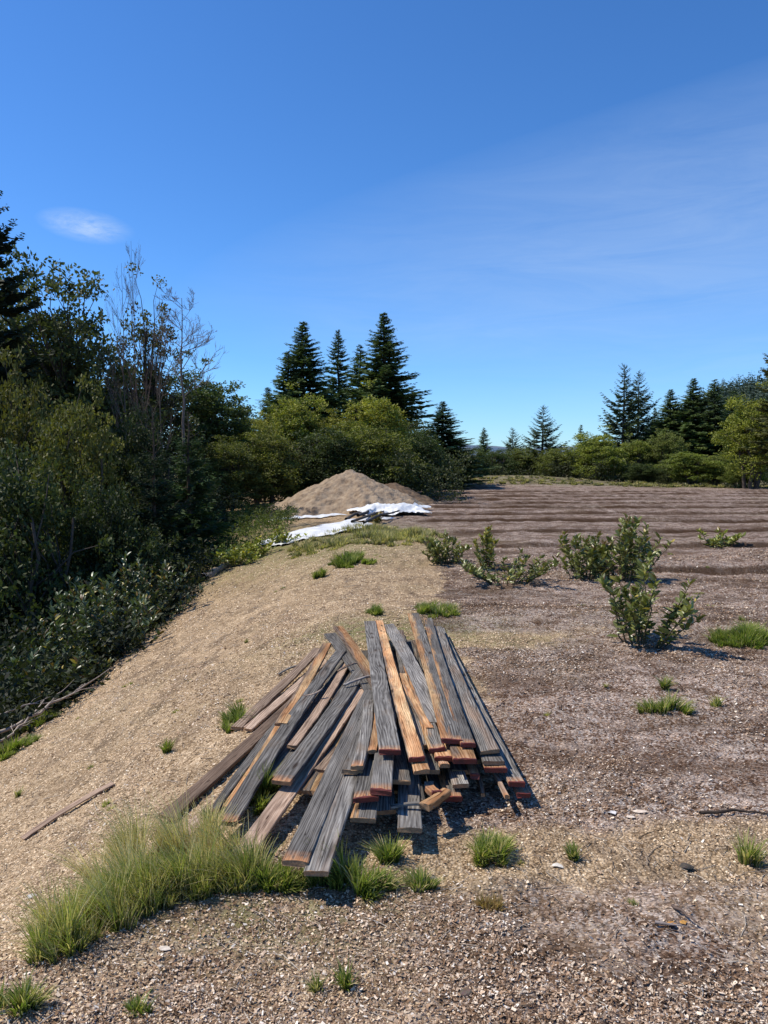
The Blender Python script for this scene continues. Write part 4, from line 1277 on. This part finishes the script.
# dry seed stalks rising from it
spots2 = []
for (px, py, rx, ry) in [(62, 930, .10, .09), (110, 892, .14, .10), (150, 868, .16, .10), (195, 860, .16, .10), (240, 860, .12, .1)]:
    p = on_ground(px, py); spots2.append((p.x, p.y, rx, ry))
p1 = on_ground(110, 885)
me = grass_mesh('dry_grass', spots2, 202, 2600, .20, .33, dry=.92, width=.0014, lean=(-.35, .12), spread=.4)
me.transform(Matrix.Translation(-p1)); o = link('dry_grass', me); o.location = p1
tag(o, 'bleached dry stalks arching over the long lush grass', 'dry grass', kind='stuff')

tufts = [
    ('bright green round tuft below the right side of the heap', 487, 858, .105, .08, 1500, .06, .13, {}),
    ('bright tuft at the far right beside the tall sapling', 750, 642, .33, .22, 3000, .10, .2, dict(width=.004, dry=.05)),
    ('pale green tuft alone in the middle of the right mulch', 665, 712, .16, .10, 900, .05, .14, dict(width=.003)),
    ('small yellowish tuft above the gravel strip', 664, 690, .09, .06, 250, .04, .09, dict(width=.003)),
    ('tiny tuft in the gravel strip right of the heap', 574, 860, .05, .035, 200, .03, .06, {}),
    ('deep green tuft beside the tip of the uppermost fan board', 236, 722, .10, .20, 900, .06, .15, dict(width=.003, dry=.05)),
    ('dark green tuft under the leftmost board', 212, 822, .11, .06, 700, .04, .09, dict(width=.0026, dry=.05)),
    ('green tuft growing between two fan boards', 262, 800, .05, .16, 900, .08, .17, dict(dry=.05)),
    ('green tuft in shade at the nearest board ends', 345, 885, .18, .10, 1200, .05, .15, dict(dry=.12)),
    ('green tuft between the nearest board and the silvery board', 392, 862, .06, .08, 500, .05, .12, dict(dry=.1)),
    ('low green grass fringe under the nearest long board', 272, 884, .12, .07, 1500, .05, .12, dict(dry=.15)),
    ('short bright tuft on the gravel left of the long grass', 125, 850, .05, .05, 500, .06, .11, dict(dry=.02)),
    ('green tuft at the lower of two spots by the wood edge', 12, 752, .20, .22, 1600, .10, .18, dict(width=.004, dry=.05)),
    ('green tuft at the upper of two spots by the wood edge', 40, 724, .16, .2, 1300, .10, .18, dict(width=.004, dry=.05)),
    ('small green tuft on the slope crest by the sunken log', 193, 588, .25, .3, 900, .12, .2, dict(width=.007, dry=.1)),
    ('faint tuft on the slope between wood and fan', 168, 752, .05, .06, 220, .04, .09, dict(width=.003)),
    ('grass tuft behind the far ends of the top boards', 436, 612, .26, .3, 1400, .08, .15, dict(width=.004, dry=.2)),
    ('smaller grass tuft behind the widest grey board', 375, 614, .16, .16, 500, .06, .12, dict(width=.004, dry=.2)),
    ('bright tuft before the weedy patch', 348, 564, .42, .5, 1800, .12, .26, dict(width=.008, dry=.04)),
    ('small bright tuft left of the one before the weedy patch', 321, 577, .16, .22, 500, .10, .18, dict(width=.007, dry=.05)),
    ('thin faint tuft at the bottom edge of the gravel', 345, 985, .07, .05, 90, .04, .08, {}),
    ('sparse tuft at the bottom left corner', 15, 1010, .10, .08, 420, .04, .10, dict(dry=.4)),
    ('sparse green tuft on the chips below the long grass', 140, 1010, .11, .05, 120, .03, .07, {}),
    ('dusty small tuft right of the sapling bases', 715, 705, .10, .06, 160, .03, .07, dict(width=.003, dry=.4)),
    ('thin grassy blades at the right end of the gravel strip', 750, 862, .12, .08, 150, .05, .12, dict(dry=.4)),
    ('small tuft near the cracked soil below the bright round tuft', 420, 888, .09, .05, 420, .03, .09, dict(dry=.3)),
]
for k, (lb, px, py, rx, ry, n, h0, h1, kw) in enumerate(tufts):
    tuft(lb, px, py, rx, ry, n, h0, h1, 300 + k, **kw)

# weedy patch (uncountable)
sp = [(-1.3, 16.6, .8, 1.2), (-.2, 17.0, .9, 1.3), (.7, 17.6, .8, 1.2), (-1.9, 17.6, .5, .8), (-.6, 18.8, 1.1, 1.0), (.1, 15.6, .6, .5), (1.0, 15.9, .5, .6)]
o = link('grass', grass_mesh('grass', sp, 401, 17000, .06, .22, dry=.5, width=.007, green=((.08, .10, .035), (.22, .23, .10))))
tag(o, 'weedy yellow-green grass patch before the white sheets', 'grass', kind='stuff')
rngf = np.random.RandomState(9)
sp = [(3 + 28 * rngf.rand(), 53.6 + 2.2 * rngf.rand(), 1.5, .6) for _ in range(120)]
o = link('grass', grass_mesh('grass', sp, 402, 26000, .08, .28, dry=.5, width=.022, green=((.07, .085, .03), (.17, .18, .075))))
tag(o, 'bleached grass fringe along the far edge of the beds', 'grass', kind='stuff')

# ------------------------------------------------------------------ saplings on the beds
def sapling(name, label, px, py, h, r, stems, seed, leaf=.085, group='broad-leaved saplings on the beds', tint=(1, 1, 1), cat='sapling', dens=1.0, pal=((.066, .082, .022), (.29, .30, .085)), lean=.7, loc=None):
    rng = np.random.RandomState(seed)
    p = on_ground(px, py) if loc is None else Vector(loc)
    T = Tubes(); Ps, Ds, Ls, Cs = [], [], [], []
    for s in range(int(stems * 1.35)):
        a = rng.rand() * 6.28; q = rng.rand() ** .5
        b = np.array([math.cos(a) * q * r * .35, math.sin(a) * q * r * .35, 0])
        hh = h * (.45 + .6 * rng.rand()) * (1.05 - .4 * q)
        tp = b * (1 + lean * 2.2) + np.array([rng.randn() * .07 * h, rng.randn() * .07 * h, hh])
        pts = curve_pts(b - [0, 0, .03], tp, .05, 7, rng, .02)
        T.add(pts, np.linspace(.008, .003, 7), 4, (.10, .085, .05))
        nl = int((20 + 40 * hh) * dens)
        t = .12 + .88 * rng.rand(nl) ** .75
        P = np.stack([np.interp(t, np.linspace(0, 1, 7), pts[:, i]) for i in range(3)], -1)
        aa = rng.rand(nl) * 6.28
        D = np.stack([np.cos(aa), np.sin(aa), .25 + .9 * t ** 2 + .3 * rng.randn(nl)], -1)
        Ps.append(P); Ds.append(D); Ls.append(leaf * (.6 + .6 * rng.rand(nl)))
        f = np.clip(.2 + .6 * t * rng.rand(nl) + .2 * rng.rand(nl), 0, 1)
        c = np.array(pal[0]) + (np.array(pal[1]) - np.array(pal[0])) * f[:, None]
        yl = rng.rand(nl) < .035; c[yl] = (.42, .33, .07)
        rd = (t > .9) & (rng.rand(nl) < .2); c[rd] = (.16, .10, .035)
        Cs.append(c)
    P, D, L, C = map(np.concatenate, (Ps, Ds, Ls, Cs))
    n = len(P); D /= np.linalg.norm(D, axis=1)[:, None]
    nn = rng.randn(n, 3) * .5; nn[:, 2] += 1
    S = np.cross(D, nn); S /= np.linalg.norm(S, axis=1)[:, None]; N = np.cross(S, D)
    L = L[:, None]; W = L * .18
    k = lambda a, b, c: P + D * L * a + S * W * b + N * L * c
    # elliptic leaf folded along its midrib, tip bending down
    V = np.stack([k(0, 0, 0), k(.3, 1, .06), k(.68, .85, .04), k(1, 0, -.10), k(.68, -.85, .04), k(.3, -1, .06), k(.35, 0, 0), k(.7, 0, -.02)], 1).reshape(-1, 3)
    b0 = np.arange(n)[:, None] * 8
    F = np.concatenate([b0 + np.array([q]) for q in ([0, 1, 6, 0][:3] + [6], [1, 2, 7, 6], [2, 3, 7, 7][:3] + [7], [0, 6, 5, 5][:3] + [5], [6, 7, 4, 5], [7, 3, 4, 4][:3] + [4])], 0)
    # triangles only, two per quad entry, dropping the degenerate ones
    tri = np.concatenate([b0 + np.array([q]) for q in ([0, 1, 6], [1, 2, 6], [2, 7, 6], [2, 3, 7], [0, 6, 5], [6, 7, 5], [7, 4, 5], [7, 3, 4])], 0)
    t = empty(name, p)
    cr = link('leaves', np_mesh('leaves', V, tri, [M_GLOSS], fcol=np.tile(C, (8, 1)), smooth=False), t)
    cr.color = (*tint, 1)
    st = link('stems', T.mesh('stems', [M_BARK]), t)
    tag(t, label, cat, group)
    return t


sapling('sapling', 'tall upright sapling nearest the viewer, a few yellow leaves', 642, 643, .90, .50, 16, 501, leaf=.095)
sapling('sapling', 'wide bushy sapling behind the nearest, largest of them', 622, 580, .95, .70, 24, 502, leaf=.10)
sapling('sapling', 'bushy sapling joined to the left side of the largest one', 584, 578, .72, .6, 20, 503, leaf=.10)
sapling('sapling', 'low spreading sapling between the round one and the largest', 506, 582, .46, .75, 22, 504, leaf=.09, lean=.9)
sapling('sapling', 'slim sapling rising behind the low spreading one', 486, 568, .66, .25, 8, 505, leaf=.09, tint=(1.3, 1.2, .9))
sapling('sapling', 'compact round sapling at the edge of the gravel', 445, 564, .55, .48, 20, 506, leaf=.09, lean=.7)
sapling('sapling', 'small thin sapling alone far right on the beds', 715, 547, .36, .55, 9, 507, leaf=.11, tint=(1.3, 1.3, .9), lean=1.0)
sapling('sapling', 'reddish leaved sprig before the poles', 378, 523, .34, .25, 5, 508, leaf=.12, tint=(1.3, 1.0, .7))
for k, (px, py) in enumerate([(238, 566), (258, 556), (283, 545)]):
    sapling('weed_plant', ['leafy weed at the slope crest, nearest the wood', 'leafy weed in the middle of the slope crest', 'leafy weed beside the front white sheet'][k], px, py, .42, .5, 12, 520 + k, leaf=.11, group='leafy weeds on the crest', cat='weed', tint=(1.5, 1.5, .9), lean=1.0)
# glossy laurel-like shrubs standing out of the shade left of the slope
for k, (px, py, h, r, n, lb) in enumerate([(86, 562, 1.6, .95, 70, 'glossy leaved shrub standing over the slope edge'),
                                           (38, 622, 1.0, .7, 45, 'glossy leaved shrub in the shade by the fallen branches'),
                                           (132, 545, 1.3, .9, 45, 'glossy leaved shrub below the young firs')]):
    y = 4.35 / ((384 - px) / FPX)
    x = float(edge_x(y)) - .55
    h = max(.6, at(px, py, y).z - hz(x, y))
    sapling('laurel_shrub', lb, 0, 0, h * .95, r, int(n * 1.2), 540 + k, leaf=.11, group='glossy shrubs at the wood edge', cat='shrub', loc=(x, y, hz(x, y)), lean=.8,
            pal=((.030, .050, .020), (.13, .165, .070)), dens=.7)

# ------------------------------------------------------------------ fallen wood and small debris
def branch_obj(name, label, pts, r, c, seed, twigs=0, cat='branch', group=None, mat=None):
    rng = np.random.RandomState(seed); T = Tubes()
    pts = np.array([list(q) for q in pts]); o0 = pts.mean(0); pts = pts - o0
    k = 10; t = np.linspace(0, 1, k); s = np.linspace(0, 1, len(pts))
    P = np.stack([np.interp(t, s, pts[:, i]) for i in range(3)], -1)
    L = np.linalg.norm(P[-1] - P[0]); P[1:-1] += rng.randn(k - 2, 3) * .012 * L
    T.add(P, np.linspace(r, r * .35, k), 6, c)
    for _ in range(twigs):
        i = rng.randint(2, k - 1); d = (P[-1] - P[0]) / L + rng.randn(3) * .5; d[2] = abs(d[2]) * .5
        T.add(curve_pts(P[i], P[i] + d * L * (.15 + .2 * rng.rand()), .05, 5, rng, .03), np.linspace(r * .4, r * .12, 5), 4, c)
    ob = link(name, T.mesh(name, [mat or M_TWIG])); ob.location = o0
    tag(ob, label, cat, group)
    return ob


G = on_ground
fb = 'dead branches at the wood edge'
g3 = lambda a, o: G(*a, o)
branch_obj('fallen_branch', 'longest pale dead branch lying along the slope edge', [at(-6, 734, 7.6), at(45, 708, 8.1), at(92, 681, 8.9)], .020, (.40, .34, .28), 1, 6, group=fb)
branch_obj('fallen_branch', 'pale dead branch crossing low at the lower wood corner', [at(-4, 742, 7.5), at(22, 727, 7.7), at(44, 700, 8.3)], .015, (.42, .36, .30), 2, 5, group=fb)
branch_obj('fallen_branch', 'thin dead branch with twigs above the two others', [at(-4, 716, 7.9), at(30, 704, 8.2), at(62, 700, 8.4)], .012, (.36, .31, .26), 3, 6, group=fb)
branch_obj('fallen_log', 'pale log sunk along the slope crest by the wood', [g3((203, 578), .06), g3((232, 562), .06)], .11, (.42, .34, .25), 4, 0, cat='log')
branch_obj('broken_stump', 'small pale broken stump in the deep shade', [at(190, 569, 17.2), at(188, 553, 17.2)], .055, (.60, .56, .52), 5, 0, cat='stump')
branch_obj('stick', 'dark stick lying on the mulch right of the heap', [g3((700, 813), .012), g3((738, 811), .016), g3((768, 813), .012)], .009, (.06, .045, .035), 6, 0, cat='stick', group='sticks on the ground')
branch_obj('stick', 'grey stick by the orange leaf', [g3((655, 922), .012), g3((682, 926), .02)], .006, (.26, .22, .20), 7, 2, cat='stick', group='sticks on the ground')
branch_obj('stick', 'forked brown stick above the orange leaf', [g3((672, 905), .012), g3((700, 924), .02)], .006, (.15, .11, .09), 8, 3, cat='stick', group='sticks on the ground')


def rock(name, label, px, py, r, c, seed, flat=.6, cat='rock', group=None, ang=False, sink=.2):
    rng = np.random.RandomState(seed)
    import bmesh
    bm = bmesh.new(); bmesh.ops.create_icosphere(bm, subdivisions=3, radius=1)
    dirs = sph(9, rng); cut = .55 + .35 * rng.rand(9)
    for v in bm.verts:
        n = np.array(v.co)
        q = 1.0
        for d, k in zip(dirs, cut):
            dp = n @ d
            if dp > 0: q = min(q, k / max(dp, 1e-3))
        v.co = Vector(n * q * (1 + .04 * rng.randn()) * np.array([1.25, .95, flat]) * r)
    me = bpy.data.meshes.new(name); bm.to_mesh(me); bm.free()
    a = me.attributes.new('col', 'FLOAT_COLOR', 'FACE')
    for i in range(len(me.polygons)): a.data[i].color = (*[k * (.85 + .3 * rng.rand()) for k in c], 1)
    me.materials.append(M_BARK)
    o = link(name, me); p = on_ground(px, py); o.location = p + Vector((0, 0, r * flat * (1 - sink) * .7)); o.rotation_euler = (rng.randn() * .1, rng.randn() * .1, rng.rand() * 6)
    tag(o, label, cat, group)


rock('rock', 'dark angular rock on the gravel strip at the right', 686, 868, .024, (.09, .08, .065), 1)
rock('rock', 'small brown clod beside the bottom of the mulch', 467, 995, .018, (.15, .115, .09), 2, group='small stones')
rock('rock', 'pale stone lying left of the long grass', 32, 897, .018, (.52, .47, .42), 3, .4, group='small stones')
rock('rock', 'grey stone between the tiny tuft and the heap', 432, 880, .016, (.20, .18, .16), 5, .6, group='small stones')


def flakes(name, label, spec, c, seed, cat, group=None):
    rng = np.random.RandomState(seed); V = []; F = []
    for (px, py, s) in spec:
        p = on_ground(px, py, .006); a = rng.rand() * 6.28; n = 7; b = len(V)
        V.append((p.x, p.y, p.z + s * .35))
        for i in range(n):
            t = a + i * 6.283 / n; q = s * (.5 + .7 * rng.rand())
            V.append((p.x + math.cos(t) * q * 1.3, p.y + math.sin(t) * q * .8, p.z + s * .35 * rng.rand()))
        for i in range(n): F.append((b, b + 1 + i, b + 1 + (i + 1) % n))
    V = np.array(V); o0 = V.mean(0)
    me = np_mesh(name, V - o0, np.array(F), [M_CHIP], fcol=np.tile(np.array(c), (len(F), 1)) * (.85 + .3 * rng.rand(len(F)))[:, None])
    o = link(name, me); o.location = o0; tag(o, label, cat, group)


flakes('wood_fragment', 'pale splintered wood fragment right of the heap, larger', [(640, 812, .030)], (.70, .58, .47), 1, 'wood fragment', 'pale wood fragments')
flakes('wood_fragment', 'pale wood fragment close left of the larger one', [(630, 817, .022)], (.66, .56, .46), 2, 'wood fragment', 'pale wood fragments')
flakes('wood_fragment', 'whitish fragment on the gravel strip', [(558, 866, .024)], (.74, .68, .58), 3, 'wood fragment', 'pale wood fragments')
flakes('wood_fragment', 'greyish white fragment on the mulch between heap and stick', [(611, 813, .022)], (.62, .60, .58), 4, 'wood fragment', 'pale wood fragments')
flakes('wood_fragment', 'whitish fragment on the chips just below the long grass', [(165, 949, .018)], (.66, .58, .48), 5, 'wood fragment', 'pale wood fragments')
flakes('dead_leaf', 'orange dead leaf lying on the lower right mulch', [(672, 924, .018)], (.50, .24, .06), 6, 'dead leaf', 'orange dead leaves')
flakes('dead_leaf', 'orange dead leaf, the smaller right one of the pair', [(683, 923, .014)], (.50, .27, .08), 7, 'dead leaf', 'orange dead leaves')

# dried hummock of roots below the bright tuft
p = on_ground(490, 912)
me = grass_mesh('dead_grass_tuft', [(p.x, p.y, .075, .05)], 601, 500, .02, .055, dry=1.0, width=.0016)
me.transform(Matrix.Translation(-p)); o = link('dead_grass_tuft', me); o.location = p; o.color = (.8, .65, .55, 1)
tag(o, 'dried brown grass tussock below the bright round tuft', 'dead tuft')

def litter():
    rng = np.random.RandomState(77)
    n = 2600
    x, y = scatter_xy(n, 1.6, 13, rng); keep = x > edge_x(y) + .1; x, y = x[keep], y[keep]
    z = H(x, y, True); T = Tubes()
    cs = [(.10, .07, .05), (.22, .16, .11), (.40, .33, .26), (.50, .44, .36)]
    for i in range(len(x)):
        L = .012 + .05 * rng.rand() ** 2.2 * (1 + .12 * y[i]); a = rng.rand() * 6.28
        d = np.array([math.cos(a), math.sin(a), 0]) * L
        p0 = np.array([x[i], y[i], z[i] + .004])
        T.add(np.array([p0 - d, p0 + rng.randn(3) * L * .12 + [0, 0, .003], p0 + d]), [.0011 + .0006 * y[i] * .3] * 3, 3, cs[rng.randint(4)])
    tag(link('twig_litter', T.mesh('twig_litter', [M_CHIP])), 'fine twigs and straws strewn over mulch and gravel', 'litter', kind='stuff')
    sp = []
    for _ in range(90):
        y = 1.9 * (14 / 1.9) ** rng.rand(); x = (rng.rand() * 2 - 1) * .5 * y
        if x > float(edge_x(y)) + .1: sp.append((x, y, .03 + .012 * y * rng.rand(), .02 + .01 * y * rng.rand()))
    me = grass_mesh('sparse_weeds', sp, 611, 3800, .015, .06, dry=.45, width=.0018)
    tag(link('sparse_weeds', me), 'scattered tiny weed sprigs between the chips', 'weeds', kind='stuff')


litter()

# ------------------------------------------------------------------ light and sky
EL, AHEAD = R(56), R(6)
sd = Vector((-math.cos(EL) * math.cos(AHEAD), math.cos(EL) * math.sin(AHEAD), math.sin(EL)))
sl = bpy.data.lights.new('sun', 'SUN'); sl.energy = 5.0; sl.angle = R(.55); sl.color = (1, .935, .82)
so = bpy.data.objects.new('sun', sl); col.objects.link(so)
so.rotation_euler = sd.to_track_quat('Z', 'Y').to_euler(); so.location = (-20, 5, 30)

w = bpy.data.worlds.new('World'); scene.world = w; w.use_nodes = True
nt = w.node_tree; nt.nodes.clear(); g = NT(nt)
out = g.n('ShaderNodeOutputWorld'); bg = g.n('ShaderNodeBackground'); g.l(bg.outputs[0], out.inputs[0])
sky = g.n('ShaderNodeTexSky', sky_type='NISHITA'); sky.sun_disc = False
sky.sun_elevation = EL; sky.sun_rotation = math.atan2(sd.x, sd.y)
sky.altitude = 300; sky.air_density = 1.0; sky.dust_density = 0.15; sky.ozone_density = 3.0
tc = g.n('ShaderNodeTexCoord').outputs['Generated']


def blob(px, py, ax, ay, tilt=0.0):
    d = ray(px, py).normalized()
    # angular offset from the cloud's direction
    sub = g.n('ShaderNodeVectorMath', operation='SUBTRACT'); g.l(tc, sub.inputs[0]); sub.inputs[1].default_value = d
    mp = g.mapping(g.mapping(sub.outputs[0], (1, 1, 1), (0, tilt, 0)), (1 / ax, 1 / ax, 1 / ay))
    ln = g.n('ShaderNodeVectorMath', operation='LENGTH'); g.l(mp, ln.inputs[0])
    return g.math('SUBTRACT', 1.0, ln.outputs['Value'], True)


wn = g.noise(g.mapping(tc, (1.2, 1, 8), (0, R(9), 0)), 3.6, 9, .68, .9)
wn2 = g.noise(g.mapping(tc, (8, 8, 30)), 2.4, 8, .72, .8)
c1 = g.math('MULTIPLY', g.math('POWER', blob(86, 226, .055, .019, R(-4)), 1.1), g.ramp(wn2, [(0.30, (.15, .15, .15)), (0.62, (1, 1, 1))]))
c1 = g.math('MULTIPLY', c1, .85)
band = g.math('MULTIPLY', blob(690, 215, .62, .13, R(9)), g.ramp(wn, [(0.30, (.25, .25, .25)), (0.75, (1, 1, 1))]))
c2 = g.math('MULTIPLY', g.math('POWER', band, .7), .30)
c3 = g.math('MULTIPLY', blob(740, 350, .6, .16), g.math('MULTIPLY', wn, .30))
fac = g.math('ADD', g.math('ADD', c1, c2), c3, True)
sp_ = g.n('ShaderNodeSeparateColor'); g.l(sky.outputs[0], sp_.inputs[0])
cb = g.n('ShaderNodeCombineColor')
for k, (a_, p_) in enumerate([(1.18, 1.24), (1.62, 1.13), (2.3, 1.14)]):
    g.l(g.math('MULTIPLY', g.math('POWER', g.math('MULTIPLY', sp_.outputs[k], .085), p_), a_ * 10), cb.inputs[k])
skyc = g.mix(fac, cb.outputs[0], (6.4, 7.9, 10.0))
g.l(skyc, bg.inputs[0]); bg.inputs[1].default_value = .1

scene.view_settings.view_transform = 'Standard'
scene.view_settings.look = 'None'
scene.view_settings.exposure = 0
scene.view_settings.gamma = 1
scene.cycles.max_bounces = 6
scene.cycles.transparent_max_bounces = 8
